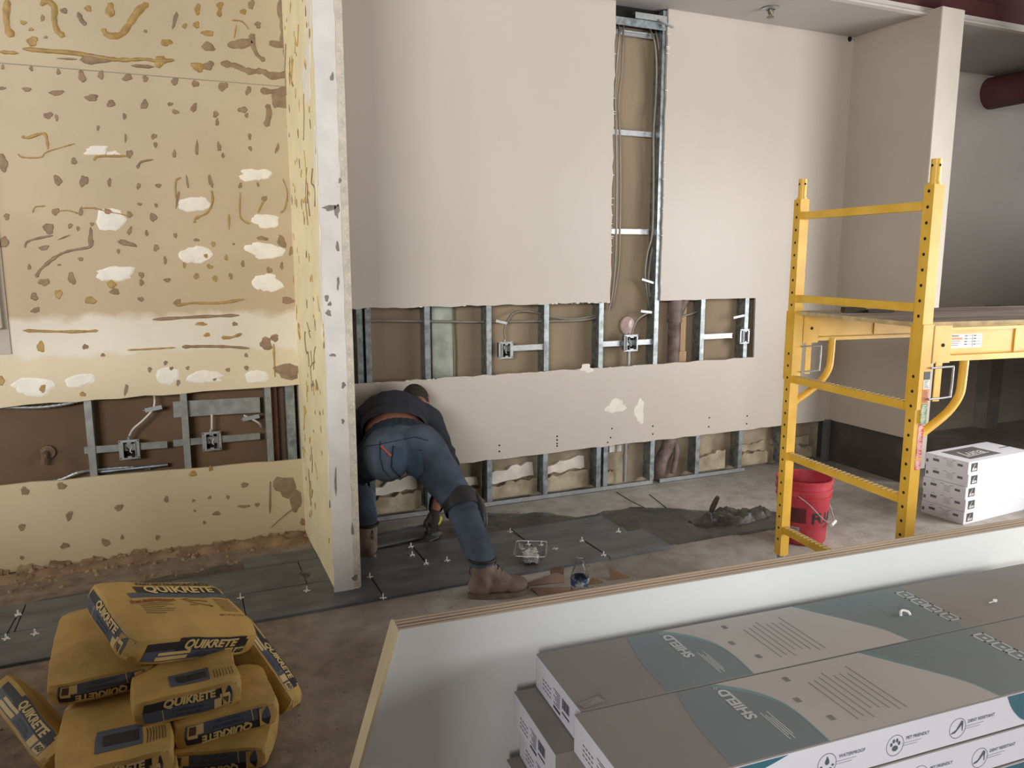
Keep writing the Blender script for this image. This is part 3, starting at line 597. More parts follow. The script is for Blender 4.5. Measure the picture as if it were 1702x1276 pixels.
for lev in range(7, -1, -1):
    for row in (0, 1):
        dx = (-.052 if row == 0 else -.022 + .075*(lev == 7)) + (0 if lev == 7 else rr.uniform(-.02, .02) + (-.005 if lev == 6 else 0))
        lab = {(7, 0): 'flooring carton sticking out with a white end label just below the top one', (7, 1): 'flooring carton with icon print in near row below the top one'}.get((lev, row)) \
            or 'flooring carton in the %s row, %s from the floor' % (('far', 'near')[row], ('lowest', 'second', 'third', 'fourth', 'fifth', 'sixth', 'seventh', 'eighth')[lev])
        if row not in proto:
            proto[row] = carton(cpos(dx, row, lev), lab, top=False, front=(row == 1))
        else:
            dup(proto[row], cpos(dx, row, lev), lab, 'lower cartons of the far row' if row == 0 else 'lower cartons of the near row')
# torn flap, chips lying on the top cartons
mb = MB(); c = cpos(0, 0, 9); P = [c @ V(p) for p in ((.006, .024, .001), (.048, .026, .007), (.058, .014, .003), (.012, .008, .0008))]
mb.add(P + [p - V((0, 0, .001)) for p in P], [(0, 1, 2, 3), (7, 6, 5, 4), (0, 4, 5, 1), (1, 5, 6, 2), (2, 6, 7, 3), (3, 7, 4, 0)])
single('tape_scrap', mb, M_card, 'lifted scrap of carton tape on the left end of the far top carton', 'scrap')
mb = MB(); c = cpos(.917, 0, 9) ; P = c @ V((0, .107, .0008)); mb.tube([P + V((-.012, -.006, 0)), P + V((0, .004, .006)), P + V((.014, -.002, .004)), P + V((.012, -.012, 0))], .003, 6)
single('plaster_chip', mb, M_white, 'curled white chip lying on the teal print of the far carton', 'chip')
mb = MB(); P = cpos(1.194, 0, 9) @ V((0, .08, 0)); mb.box(P + V((-.004, -.003, 0)), P + V((.004, .003, .006))); mb.box(P + V((-.022, -.001, 0)), P + V((-.004, .001, .002)))
single('screw_bit', mb, M_white, 'tiny white plug lying on the far carton, past the square icons', 'chip')

# ------------------------------------------------------------------ scaffold
sm = M.LocRotScale(V((2.596, 2.378, 0)), __import__('mathutils').Euler((0, 0, radians(-6.6))), None)
sca = thing('scaffold', 'yellow rolling scaffold with a paint-spattered deck over the bare floor', 'scaffold', mx=sm)
HW = .37; SLn = 1.83
RZ = (1.772, 1.40, 1.025, .657, .289)
M_hole = mat('punched_hole', (30, 24, 18), .9)
for ex in (0, SLn):
    for sy in (-1, 1):
        y = sy*HW; s_ = .023
        mb = MB(); mb.box((ex - s_, y - s_, .16), (ex + s_, y + s_, 1.845)); up = obj('upright', mb, M_yel, sca)
        mb = MB(); mb.cyl((ex, y, 1.845), (ex, y, 1.935), .018, n=16); mb.cyl((ex, y, 1.845), (ex, y, 1.852), .0225, n=16); obj('coupling_pin', mb, M_yel, up, True)
        mb = MB(); mb.cyl((ex - .0185, y, 1.912), (ex + .0185, y, 1.912), .005, n=8); mb.cyl((ex, y - .0185, 1.912), (ex, y + .0185, 1.912), .005, n=8); 
        for k in range(29):
            z = .24 + k*.0565
            if 1.18 < z < 1.36: continue
            mb.cyl((ex - s_ - .0008, y, z), (ex + s_ + .0008, y, z), .0062, n=8)
        o = obj('pin_hole', mb, M_hole, up); o['kind'] = 'stuff'
        mb = MB(); mb.cyl((ex, y, .10), (ex, y, .17), .02, n=12); mb.box((ex - .03, y - .024, .06), (ex + .03, y - .02, .12)); mb.box((ex - .03, y + .02, .06), (ex + .03, y + .024, .12)); mb.box((ex - .03, y - .024, .115), (ex + .03, y + .024, .122)); ca = obj('caster_fork', mb, M_steel_b, sca)
        mb = MB(); mb.cyl((ex + .012, y - .018, .058), (ex + .012, y + .018, .058), .058, n=22); obj('caster_wheel', mb, M_black, ca, True)
    for z in RZ:
        mb = MB(); mb.box((ex - .015, -HW + .02, z - .016), (ex + .015, HW - .02, z + .016)); rg = obj('rung', mb, M_yel, sca)
        if z < 1.2:
            mb = MB()
            for k in range(26): yy = -HW + .04 + k*.0265; mb.box((ex - .013, yy, z + .016), (ex + .013, yy + .012, z + .0185))
            o = obj('rung_tread', mb, mat('worn_tread_steel', (176, 160, 120), .5, .3), rg); o['kind'] = 'stuff'
for sy in (-1, 1):
    y = sy*(HW + .0); yo = y - sy*.026 if False else y
    # side rail: C section between the end frames
    mb = MB(); q = sy*.004
    mb.box((.035, y - .004, 1.215), (SLn - .035, y + .004, 1.325)); mb.box((.035, y - (.028 if sy < 0 else .0), 1.315), (SLn - .035, y + (.0 if sy < 0 else .028), 1.327)); mb.box((.035, y - (.030 if sy < 0 else .004), 1.200), (SLn - .035, y + (.004 if sy < 0 else .030), 1.222))
    for k in (1, 2, 3): xx = k*SLn/4; mb.box((xx - .012, y - .010, 1.222), (xx + .012, y + .010, 1.315))
    rl = obj('deck_rail', mb, M_yel, sca)
    for ex, d in ((0, 1), (SLn, -1)):
        mb = MB(); x0, x1 = sorted((ex - d*.03, ex + d*.10)); x0, x1 = (x0, x1)
        mb.box((min(ex + d*.024, ex + d*.11), y - .031, 1.195), (max(ex + d*.024, ex + d*.11), y - .026, 1.335)); mb.box((min(ex + d*.024, ex + d*.11), y + .026, 1.195), (max(ex + d*.024, ex + d*.11), y + .031, 1.335)); mb.box((min(ex + d*.024, ex + d*.03), y - .031, 1.195), (max(ex + d*.024, ex + d*.03), y + .031, 1.335))
        sl = obj('rail_sleeve', mb, M_yel, sca)
        mb = MB(); mb.cyl((ex + d*.072, y - .033, 1.262), (ex + d*.072, y + .033, 1.262), .007, n=10); obj('pin_hole', mb, M_hole, sl)
        # locking bracket below, with its sprung wire handle
        mb = MB(); mb.box((min(ex - .025, ex + .025), y - .030, 1.02), (max(ex - .025, ex + .025), y - .024, 1.34)); mb.box((ex - .025, y + .024, 1.02), (ex + .025, y + .030, 1.34)); obj('lock_channel', mb, M_yel, sl)
        yy = y - .036; mb = MB(); w = .004
        mb.tube([(ex + d*.02, yy, 1.178), (ex + d*.115, yy, 1.180), (ex + d*.125, yy, 1.172), (ex + d*.123, yy, 1.075), (ex + d*.113, yy, 1.064), (ex + d*.02, yy, 1.060)], w, 8, 4); obj('wire_handle', mb, M_steel_b, sl, True)
        mb = MB(); mb.box((min(ex + d*.045, ex + d*.075), y - .033, 1.05), (max(ex + d*.045, ex + d*.075), y - .029, 1.2)); obj('handle_tongue', mb, M_yel, sl)
        # bent knee brace
        mb = MB(); mb.tube([(ex + d*.215, y, 1.21), (ex + d*.213, y, 1.12), (ex + d*.205, y, 1.06), (ex + d*.165, y, 1.005), (ex + d*.10, y, .958), (ex + d*.02, y, .91)], .0165, 12, 6); obj('knee_brace', mb, M_yel, rl, True)
M_deck = mat('spattered_plywood_deck', (120, 104, 94), .7, col2=(176, 164, 152), scale=4, stretch=(.5, 3, 1), bump=.2, bscale=14)
mb = MB(); mb.box((-.005, -HW + .02, 1.327), (SLn + .005, HW - .02, 1.343)); dk = obj('deck_board', mb, M_deck, sca)
mb = MB(); mb.box((-.006, -HW + .019, 1.3265), (SLn + .006, -HW + .0205, 1.3435)); mb.box((-.0065, -HW + .02, 1.3265), (-.0045, HW - .02, 1.3435)); obj('deck_edge', mb, mat('weathered_plywood_edge', (190, 168, 124), .7, var=.2, scale=20), dk)
# stickers
def stick(nm, lo, hi, m, par): mb = MB(); mb.box(lo, hi); return obj(nm, mb, m, par)
M_st_w = mat('white_sticker', (228, 226, 222), .4, var=.02); M_st_r = mat('worn_red_sticker', (196, 66, 62), .5, col2=(226, 150, 140), scale=40, lo=.45, hi=.6); M_st_g = mat('worn_green_sticker', (112, 150, 104), .5, col2=(190, 190, 150), scale=40, lo=.45, hi=.6); M_st_o = mat('orange_sticker', (226, 130, 70), .45)
y = -HW - .0325
s1 = stick('warning_sticker', (.118, -HW - .0055, 1.245), (.285, -HW - .0042, 1.298), M_st_w, rl if False else sca)
mb = MB(); mb.box((.119, -HW - .0062, 1.277), (.188, -HW - .0055, 1.285)); obj('orange_band', mb, M_st_o, s1)
mb = MB(); text_on(mb, 'WARNING', .009, lambda a, b: V((.150 + a, -HW - .0062, 1.2915 + b)), bold=.0002)
for k in range(3): mb.box((.121, -HW - .0062, 1.271 - .008*k), (.18 - .006*k, -HW - .0055, 1.273 - .008*k))
for cx in (.20, .243):
    for k in range(4): mb.box((cx, -HW - .0062, 1.289 - .011*k), (cx + .013, -HW - .0055, 1.293 - .011*k)); mb.box((cx + .018, -HW - .0062, 1.290 - .011*k), (cx + .036, -HW - .0055, 1.2915 - .011*k))
mb.box((.238, -HW - .0062, 1.248), (.2388, -HW - .0055, 1.296)); obj('sticker_print', mb, M_ink, s1)
xs = .0; yf = -HW - .0305
up_y = -HW - .0312
for nm, z0, z1, m in (('black_sticker', 1.135, 1.165, M_ink), ('white_sticker', 1.10, 1.133, M_st_w), ('orange_sticker', 1.045, 1.097, M_st_o), ('green_sticker', .965, 1.043, M_st_g), ('red_sticker', .83, .963, M_st_r), ('red_sticker', .785, .825, M_st_r)):
    if z1 > 1.02: a = stick(nm, (-.004, up_y, z0), (.0245, -HW - .0295, z1), m, sca)
    else: a = stick(nm, (-.004, -HW - .0238, z0), (.0225, -HW - .0228, z1), m, sca)
    if m is M_ink: continue
    mb = MB(); r2 = random.Random(int(z0*1000)); yy = (up_y if z1 > 1.02 else -HW - .0238)
    k = 0
    while z0 + .004 + k*.006 < z1 - .004: mb.box((0.0, yy - .0006, z0 + .004 + k*.006), (r2.uniform(.008, .020), yy, z0 + .0062 + k*.006)); k += 1
    o = obj('sticker_print', mb, M_ink if m in (M_st_w, M_st_o) else M_st_w, a); o['kind'] = 'stuff'
# tool lying on the deck
mb = MB(); B = sm @ V((.12, .20, 1.344)); C = sm @ V((.34, .16, 1.344)); mb.bar(B + V((0, 0, .012)), B.lerp(C, .45) + V((0, 0, .012)), .034, .022); mb.bar(B.lerp(C, .45) + V((0, 0, .006)), C + V((0, 0, .006)), .07, .012)
single('scraper', mb, mat('dirty_tool_steel', (70, 62, 52), .6, .3, var=.2), 'dirty dark scraper lying on the scaffold deck', 'tool')
mb = MB(); B = sm @ V((.44, .11, 1.344)); mb.tube([B, B + V((.03, .012, .006)), B + V((.07, -.01, .004)), B + V((.1, .01, .002))], .006, 6)
single('rag', mb, mat('dusty_rag', (150, 138, 124), .9), 'small crumpled rag strip on the scaffold deck', 'rag')

# ------------------------------------------------------------------ bucket
bc = (3.205, 3.19, 0); bk = thing('bucket', 'red plastic bucket with wire handle and black print behind the scaffold', 'bucket', bc, (0, 0, radians(-60)))
M_red_p = mat('dusty_red_plastic', (162, 36, 50), .45, col2=(190, 68, 80), scale=7)
mb = MB(); mb.lathe([(0, .002), (.122, .002), (.130, .012), (.142, .26), (.150, .262), (.151, .278), (.1435, .282), (.1435, .300), (.154, .302), (.155, .318), (.146, .322), (.146, .345), (.154, .348), (.155, .366), (.148, .37), (.144, .366), (.139, .25), (.124, .02), (0, .018)], n=40); obj('pail', mb, M_red_p, bk, True)
mb = MB(); mb.lathe([(0, .16), (.1312, .16), (.1312, .165), (0, .165)], n=30); obj('mortar_residue', mb, M_mort, bk)
mb = MB(); mb.tube([(0, -.155, .30), (.07, -.145, .255), (.135, -.09, .17), (.165, -.02, .125), (.168, .02, .125), (.135, .09, .17), (.07, .145, .255), (0, .155, .30)], .0028, 6, 6); bl = obj('wire_bail', mb, M_steel_b, bk, True)
mb = MB(); mb.cyl((.169, -.045, .126), (.169, .045, .126), .0095, n=12); obj('grip', mb, M_white, bl, True)
for s_ in (-1, 1):
    mb = MB(); mb.cyl((0, s_*.146, .30), (0, s_*.162, .30), .017, n=14); obj('bail_ear', mb, M_red_p, bk, True)
def on_pail(a0, zc): 
    def f(x, y):
        z = zc + y; r = .130 + (.142 - .130)*(z - .012)/.248 + .0012; a = a0 + x/r; return V((r*cos(a), r*sin(a), z))
    return f
mb = MB(); text_on(mb, 'FUA', .085, on_pail(radians(-22), .16), bold=.003); obj('lettering', mb, M_navy, bk)
mb = MB(); f = on_pail(radians(-85), .175)
def cgrid(f, x0, x1, y0, y1, n=6, k=2):
    vs = [f(x0 + (x1-x0)*i/n, y0 + (y1-y0)*j/k) for j in range(k+1) for i in range(n+1)]; return vs, [(j*(n+1)+i, j*(n+1)+i+1, (j+1)*(n+1)+i+1, (j+1)*(n+1)+i) for j in range(k) for i in range(n)]
mb.add(*cgrid(f, -.045, .045, -.04, .045)); obj('logo_patch', mb, mat('faded_black_print', (92, 30, 36), .5), bk)
mb = MB(); mb.add(*cgrid(on_pail(radians(-92), .08), -.03, .03, -.03, .03)); lp = obj('white_label', mb, mat('grey_paper_label', (176, 168, 166), .6), bk)
mb = MB(); 
for k in range(5): mb.add(*cgrid(lambda x, y: on_pail(radians(-92), .08)(x, y)*1.0 + on_pail(radians(-92), .08)(x, y).normalized()*.0008, -.022, .02 - .004*(k % 2), .018 - .009*k, .021 - .009*k))
obj('label_print', mb, M_ink, lp)

# ------------------------------------------------------------------ tile boxes by the right edge
M_tb = mat('white_tile_box_board', (226, 226, 234), .5, var=.02); M_tbl = mat('grey_box_logo', (74, 72, 76), .5)
tl = ['top white tile box of the stack, with the grey logo panel on its lid', 'second white tile box from the top of the stack behind the scaffold', 'middle white tile box of the five stacked behind the scaffold', 'fourth white tile box from the top of the stack behind the scaffold', 'lowest white tile box of the stack, resting on the floor']
TBH = .0765
for k in range(5):
    lev = 4 - k; off = (0, .004, -.012, -.008, -.016)[k]
    t = thing('tile_box', tl[k], 'box', (4.285 + off, 2.985 - .003*k, lev*TBH), (0, 0, radians(3.5)), 'white tile boxes stacked on the floor')
    mb = MB(); mb.box((0, 0, .0006), (.62, .275, TBH - .0006)); obj('box_body', mb, M_tb, t)
    mb = MB(); mb.box((.026, -.001, .014), (.088, 0, .066)); lg = obj('logo_square', mb, M_tbl, t)
    mb = MB(); text_on(mb, 'Luna', .022, lambda a, b: V((.056 + a, -.0016, .030 + b)), shear=.35, bold=.0006); mb.prism([(.036, .022), (.06, .058), (.063, .058), (.041, .022)], lambda u, v, q: V((u, q, v)), -.0012, -.0018); mb.prism([(.036, .019), (.083, .022), (.083, .0235), (.036, .0215)], lambda u, v, q: V((u, q, v)), -.0012, -.0018); obj('lettering', mb, M_white, lg)
    mb = MB(); X = -.0008
    mb.box((X, .035, .040), (0, .068, .054)); mb.box((X, .185, .036), (0, .225, .052))
    for q in range(5): mb.box((X, .095, .056 - .008*q), (0, .14 - .006*(q % 2), .0575 - .008*q))
    for q in range(3): mb.box((X, .2 - .06*q, .064), (0, .22 - .06*q, .0665))
    mb.box((X, .255, .02), (0, .27, .04)); obj('end_print', mb, mat('box_end_ink', (104, 100, 108), .5), t)
    if k == 0:
        mb = MB(); mb.box((.085, .045, TBH - .0006), (.40, .235, TBH)); lp = obj('lid_panel', mb, mat('grey_lid_print', (104, 102, 102), .55), t)
        mb = MB(); text_on(mb, 'Luna', .11, lambda a, b: V((.235 + a*1.0, .14 + b, TBH + .0006)), shear=.35, bold=.001); mb.prism([(.12, .085), (.36, .10), (.36, .104), (.12, .091)], lambda u, v, q: V((u, v, q)), TBH, TBH + .0006); obj('lettering', mb, M_white, lp)
        mb = MB(); mb.box((.52, .13, TBH - .0006), (.64, .138, TBH + .0005)); obj('lid_slit', mb, M_dark, t)

# ------------------------------------------------------------------ floor tiles, mortar, spacers
TL, TW = .606, .301
def tile(x, y, w=TL, d=TW, z=.013):
    mb = MB(); e = .002
    vs = [(x, y, .001), (x+w, y, .001), (x+w, y+d, .001), (x, y+d, .001), (x, y, z-e), (x+w, y, z-e), (x+w, y+d, z-e), (x, y+d, z-e), (x+e, y+e, z), (x+w-e, y+e, z), (x+w-e, y+d-e, z), (x+e, y+d-e, z)]
    mb.add(vs, [(0,1,5,4), (1,2,6,5), (2,3,7,6), (3,0,4,7), (4,5,9,8), (5,6,10,9), (6,7,11,10), (7,4,8,11), (8,9,10,11)]); return obj('tile', mb, M_slate, floor)
for k in range(-3, 4): 
    x = .823 + (k - 1)*.611
    if x > -1.7: tile(x, 3.358) if k < 3 else tile(x, 3.358, .40)
for k in range(-4, 4):
    x = 1.128 + (k - 1)*.611
    if x > -1.7: tile(x, 3.664) if x < 1.7 else (tile(x, 3.664, .606) if x < 1.8 else None)
tile(.25, 3.97, .37, .16)
def sheet(name, poly, m, h, amp, step=.03, seed=0, parent=None, zmin=.0):
    """lumpy spread of mortar or dust with a torn outline, built as a height field"""
    from mathutils.geometry import intersect_point_quad_2d
    xs = [p[0] for p in poly]; ys = [p[1] for p in poly]
    def inside(x, y):
        c = False; n = len(poly)
        for i in range(n):
            x1, y1 = poly[i]; x2, y2 = poly[(i+1) % n]
            if (y1 > y) != (y2 > y) and x < (x2-x1)*(y-y1)/(y2-y1) + x1: c = not c
        return c
    def dist(x, y):
        d = 9
        n = len(poly)
        for i in range(n):
            a = V(poly[i]); b = V(poly[(i+1) % n]); ab = b - a; t = max(0, min(1, (V((x, y)) - a).dot(ab)/max(ab.length_squared, 1e-9))); d = min(d, (V((x, y)) - a - ab*t).length)
        return d
    mb = MB(); idx = {}
    nx = int((max(xs)-min(xs))/step) + 1; ny = int((max(ys)-min(ys))/step) + 1
    for j in range(ny+1):
        for i in range(nx+1):
            x, y = min(xs) + i*step, min(ys) + j*step; wob = N.noise(V((x*6, y*6, seed)))*.05
            s_ = dist(x, y) * (1 if inside(x, y) else -1) + wob
            if s_ > -step: 
                k = min(1, max(0, s_/.05)); z = zmin + h*k + k*amp*(N.noise(V((x*18, y*18, seed))) + .6*N.noise(V((x*45, y*30, seed + 3))))
                idx[i, j] = len(mb.v); mb.v.append(V((x, y, max(.0006, z) if s_ > 0 else -.002)))
    for j in range(ny):
        for i in range(nx):
            q = [(i, j), (i+1, j), (i+1, j+1), (i, j+1)]
            if all(p in idx for p in q): mb.f.append(tuple(idx[p] for p in q)); mb.mi.append(0)
    o = obj(name, mb, m, parent, True); o['kind'] = 'stuff'; return o
sheet('mortar', [(.76, 3.98), (1.1, 3.985), (1.72, 3.975), (2.3, 3.975), (2.36, 3.66), (2.06, 3.64), (2.07, 3.40), (2.42, 3.41), (2.8, 3.40), (3.18, 3.36), (3.45, 3.62), (3.1, 3.76), (2.62, 4.08), (2.21, 4.04), (2.02, 4.2), (1.74, 4.33), (1.2, 4.27), (.80, 4.2)], M_mort, .007, .006, .022, 1, floor)
sheet('mortar', [(-1.2, 3.97), (.24, 3.975), (.6, 3.975), (.6, 4.07), (.3, 4.12), (-.2, 4.06), (-.8, 4.0), (-1.2, 4.02)], M_mort, .005, .004, .022, 5, floor)
sheet('mortar', [(2.78, 3.52), (3.0, 3.5), (3.35, 3.56), (3.38, 3.66), (3.15, 3.75), (2.9, 3.74), (2.78, 3.66)], M_mort, .035, .03, .016, 2, floor)
sheet('mortar', [(.44, 3.70), (.58, 3.68), (.60, 3.9), (.48, 3.92), (.42, 3.8)], mat('thick_brown_mortar', (70, 58, 46), .5, var=.3, scale=12, bump=.5), .012, .008, .016, 8, floor)
# loose slab being bedded in front of the worker
mb = MB(); pl = [(.93, 3.99), (1.22, 4.04), (1.30, 4.16), (1.20, 4.22), (.96, 4.13), (.88, 4.05)]; mb.prism(pl, lambda u, v, t: V((u, v, t)), .010, .023); obj('tile', mb, M_slate, floor)
# spacers
def spacer_mb(p, r, up=True):
    mb = MB(); m = M.Translation(p) @ M.Rotation(r, 4, 'Z')
    mb.box((-.016, -.003, 0), (.016, .003, .004), m); mb.box((-.003, -.016, 0), (.003, .016, .004), m)
    if up: mb.box((-.0028, -.0028, .004), (.0028, .0028, .024), m)
    return mb
where = {(683, 905): 'white tile spacer at the far end of the joint beside the worker\'s shin', (685, 919): 'white tile spacer lying halfway along the joint beside the worker\'s shin', (708, 933): 'white tile spacer at the near end of the joint beside the worker\'s shin', (743, 928): 'lone white tile spacer on the slate tile left of the boot',
 (615, 955): 'white tile spacer standing by the foot of the projecting wall', (637, 990): 'white tile spacer at the near edge of the slate tiles below the projecting wall', (848, 880): 'white tile spacer at the far end of the strip joint behind the clear tray', (868, 908): 'white tile spacer touching the rim of the clear tray', (878, 901): 'white tile spacer just behind the clear tray at the joint end', (900, 902): 'white tile spacer right of the joint behind the clear tray', (923, 908): 'flat white tile spacer lying between the clear tray and the dark joint',
 (967, 895): 'white tile spacer at the far end of the dark joint above the water bottle', (1003, 919): 'white tile spacer at the near end of the dark joint above the water bottle', (1028, 880): 'white tile spacer at the far right corner of the slate tiles', (10, 1058): 'white tile spacer at the left picture edge on the near edge of the tiles', (30, 1018): 'white tile spacer standing left of the mortar sacks', (58, 1050): 'white tile spacer beside the mortar sacks at the tile edge', (510, 978): 'small white tile spacer left of the projecting wall foot', (400, 990): 'white tile spacer behind the top mortar sack'}
for (x, y), lb in where.items():
    p = on_z(x, y + 4, .0135); single('tile_spacer', spacer_mb(p, rr.uniform(-.5, .5), y != 908 or x == 868), M_white, lb, 'spacer', 'white tile spacers on the slate tiles')
mb = MB()
for a, b in (((683, 905), (708, 933)), ((615, 957), (637, 990)), ((848, 882), (878, 901)), ((967, 897), (1003, 919)), ((30, 1020), (10, 1056))):
    mb.bar(on_z(*a, .0128), on_z(*b, .0128), .006, .002)
o = obj('open_joint', mb, M_dark, floor); o['kind'] = 'stuff'
# cracks of the slab
mb = MB()
for pts in ([(1025, 818), (1048, 832), (1082, 849)], [(1080, 822), (1110, 846)]):
    q = [on_z(x, y, .0005) for x, y in pts]; mb.tube(q, .004, 5, 5)
o = obj('slab_crack', mb, mat('crack_grey', (86, 82, 78), .9), floor); o['kind'] = 'stuff'
# rubble along the foot of the cream wall, grit on the floor
M_rub = mat('brown_rubble', (118, 94, 70), .95, col2=(172, 150, 122), scale=25, bump=.4)
def rocks(name, n, pos, m, smin, smax, seed):
    r2 = random.Random(seed); mb = MB()
    base = [V(v) for v in ((-.5, -.85, 0), (.5, -.85, 0), (.95, 0, 0), (.45, .85, 0), (-.55, .8, 0), (-1, 0, 0), (-.4, -.4, .8), (.4, -.35, .7), (.35, .4, .85), (-.35, .45, .65))]
    fs = [(0, 1, 7, 6), (1, 2, 7), (2, 3, 8, 7), (3, 4, 9, 8), (4, 5, 9), (5, 0, 6), (5, 6, 9), (6, 7, 8, 9)]
    for i in range(n):
        p = V(pos(r2)); s_ = r2.uniform(smin, smax) * (1 if r2.random() < .8 else 1.8); rot = M.Rotation(r2.uniform(0, 6.3), 3, 'Z')
        mb.add([p + rot @ V((v.x*s_*r2.uniform(.7, 1.2), v.y*s_*r2.uniform(.5, 1), v.z*s_*r2.uniform(.5, 1.1))) for v in base], fs)
    o = obj(name, mb, m, floor); o['kind'] = 'stuff'; return o
rocks('rubble', 380, lambda r: (r.uniform(-3.0, .62), 4.43 - abs(r.gauss(0, .075)) - .005, 0), M_rub, .005, .02, 1)
rocks('rubble', 260, lambda r: (r.uniform(-3.0, .62), r.uniform(4.05, 4.4), 0), M_rub, .004, .014, 2)
sheet('dust_heap', [(-3.2, 4.43), (-3.2, 4.26), (-1, 4.27), (-.3, 4.32), (.2, 4.30), (.62, 4.22), (.62, 4.43)], mat('brown_dust', (128, 102, 76), .95, col2=(160, 134, 104), scale=10, bump=.5, bscale=40), .02, .02, .025, 4, floor)
rocks('grit', 700, lambda r: (r.uniform(-1.6, 2.4), r.uniform(1.8, 3.34), 0), mat('grey_grit', (128, 114, 100), .9, col2=(170, 158, 144), scale=40), .002, .006, 3)
rocks('grit', 160, lambda r: (r.uniform(.8, 4.5), r.uniform(3.0, 4.38), 0), MATS['grey_grit'], .002, .006, 4)
mb = MB(); pl = [(.62, 4.43), (.62, 4.34), (.2, 4.395), (-.3, 4.40), (-.3, 4.43)]; 
# torn skirting strip with flakes at the wall foot
for i in range(26):
    x = -1.2 + i*.071 + rr.uniform(-.03, .03); w = rr.uniform(.05, .13); h = rr.uniform(.018, .05); q = [(x, 0)] + [(x + w, 0)] + rag((x + w, h*rr.uniform(.4, 1)), (x, h*rr.uniform(.3, 1)), .006, 6, i)
    mb.prism(q, xz, WY - .002 - rr.uniform(0, .006), WY - .014 - rr.uniform(0, .012))
o = obj('broken_plaster_edge', mb, mat('crumbled_plaster', (124, 102, 74), .9, col2=(180, 158, 120), scale=18, bump=.5), wall_left); o['kind'] = 'stuff'

# ------------------------------------------------------------------ tray, bottle, cardboard, trowels
M_clear = mat('clear_plastic', (244, 246, 248), .06, var=.0, trans=1.0, ior=1.2, bump=.15, bscale=30)
t = thing('plastic_tray', 'clear plastic tray full of white spacers on the slate tiles', 'tray', (1.645, 3.50, .0135), (0, 0, radians(-28)))
def rrect(a, b, r, z, n=4):
    out = []
    for cx, cy, a0 in ((a-r, b-r, 0), (-a+r, b-r, 90), (-a+r, -b+r, 180), (a-r, -b+r, 270)):
        for i in range(n+1): q = radians(a0 + 90*i/n); out.append(V((cx + r*cos(q), cy + r*sin(q), z)))
    return out
rings = [rrect(.052, .078, .015, .0), rrect(.075, .102, .022, .062), rrect(.086, .113, .026, .063), rrect(.087, .114, .026, .059), rrect(.0765, .1035, .022, .0605), rrect(.0535, .0795, .015, .0015)]
mb = MB(); n = len(rings[0]); vs = [p for r in rings for p in r]
mb.add(vs, [(i*n+k, i*n+(k+1) % n, (i+1)*n+(k+1) % n, (i+1)*n+k) for i in range(len(rings)-1) for k in range(n)]); obj('tray_shell', mb, M_clear, t, True)
mb = MB(); r2 = random.Random(8)
for i in range(150):
    z = r2.uniform(.003, .035); k = .75 + z*6; p = V((r2.uniform(-.05, .05)*k*.8, r2.gauss(-.02, .035), z))
    if abs(p.y) > .08: continue
    m_ = M.Translation(p) @ M.Rotation(r2.uniform(0, 6), 4, 'Z') @ M.Rotation(r2.uniform(-1, 1), 4, 'X'); mb.box((-.011, -.002, 0), (.011, .002, .004), m_); mb.box((-.002, -.011, 0), (.002, .011, .004), m_)
o = obj('tile_spacer_heap', mb, M_white, None); o['kind'] = 'stuff'; o.matrix_basis = M.LocRotScale(V((1.645, 3.50, .015)), __import__('mathutils').Euler((0, 0, radians(-28))), None); tag(o, 'heap of white spacers filling the clear plastic tray', 'spacers')
t = thing('water_bottle', 'clear plastic water bottle with a blue label in front of the slate tiles', 'bottle', (1.675, 3.02, .001))
mb = MB(); mb.lathe([(0, .004), (.024, .001), (.033, .006), (.0335, .05), (.032, .056), (.0335, .062), (.0335, .11), (.031, .118), (.027, .14), (.018, .168), (.0135, .178), (.0135, .186), (.016, .187), (.016, .190), (.0130, .191), (.0130, .202), (.0112, .202), (.0112, .178), (.016, .166), (.025, .139), (.029, .117), (.0315, .108), (.0315, .01), (0, .007)], n=28, sx=1.25, sy=1.25); obj('bottle_shell', mb, M_clear, t, True)
mb = MB(); mb.lathe([(.0343, .063), (.0346, .064), (.0346, .100), (.0343, .101)], n=28, sx=1.25, sy=1.25); lb = obj('label', mb, mat('blue_bottle_label', (58, 76, 116), .4, col2=(196, 204, 214), scale=26, lo=.5, hi=.62), t, True)
M_kraft = mat('torn_brown_cardboard', (150, 122, 108), .85, var=.14, scale=12, bump=.35, bscale=20)
t = thing('cardboard_scrap', 'torn brown cardboard flap folded up beside the worker\'s boot', 'cardboard', (1.58, 3.2, 0))
def slab(name, pts, th, m, par, world=True):
    a = V(pts[1]) - V(pts[0]); b = V(pts[-1]) - V(pts[0]); nn = a.cross(b).normalized()*th; P = [V(p) for p in pts]; n = len(P); mb = MB()
    mb.add(P + [p + nn for p in P], [tuple(range(n)), tuple(range(n, 2*n))[::-1]] + [(i, (i+1) % n, n+(i+1) % n, n+i) for i in range(n)]); return obj(name, mb, m, par, world=world)
slab('ground_flap', [(1.50, 3.04, .003), (1.74, 2.99, .003), (1.75, 3.10, .004), (1.50, 3.19, .004)], .004, M_kraft, t)
slab('standing_flap', [on_y(866, 976, 3.19), on_y(938, 968, 3.14), on_y(938, 958, 3.16), on_y(925, 952, 3.18), on_y(868, 972, 3.2)], .005, M_kraft, t)
slab('corner_flap', [on_y(915, 962, 3.22), on_y(937, 962, 3.2), on_y(937, 939, 3.2), on_y(914, 942, 3.22)], .006, mat('grimy_cardboard', (136, 116, 102), .85, var=.2, scale=20, bump=.3), t)
mb = MB(); r2 = random.Random(1)
for k in range(4):
    for q in range(2): a = on_y(917 + q*9, 957 - k*5, 3.2 - .012); mb.box(a + V((0, -.002, 0)), a + V((.018, .0, .006)))
o = obj('print_line', mb, mat('faded_box_print', (108, 92, 84), .8), t); o['kind'] = 'stuff'
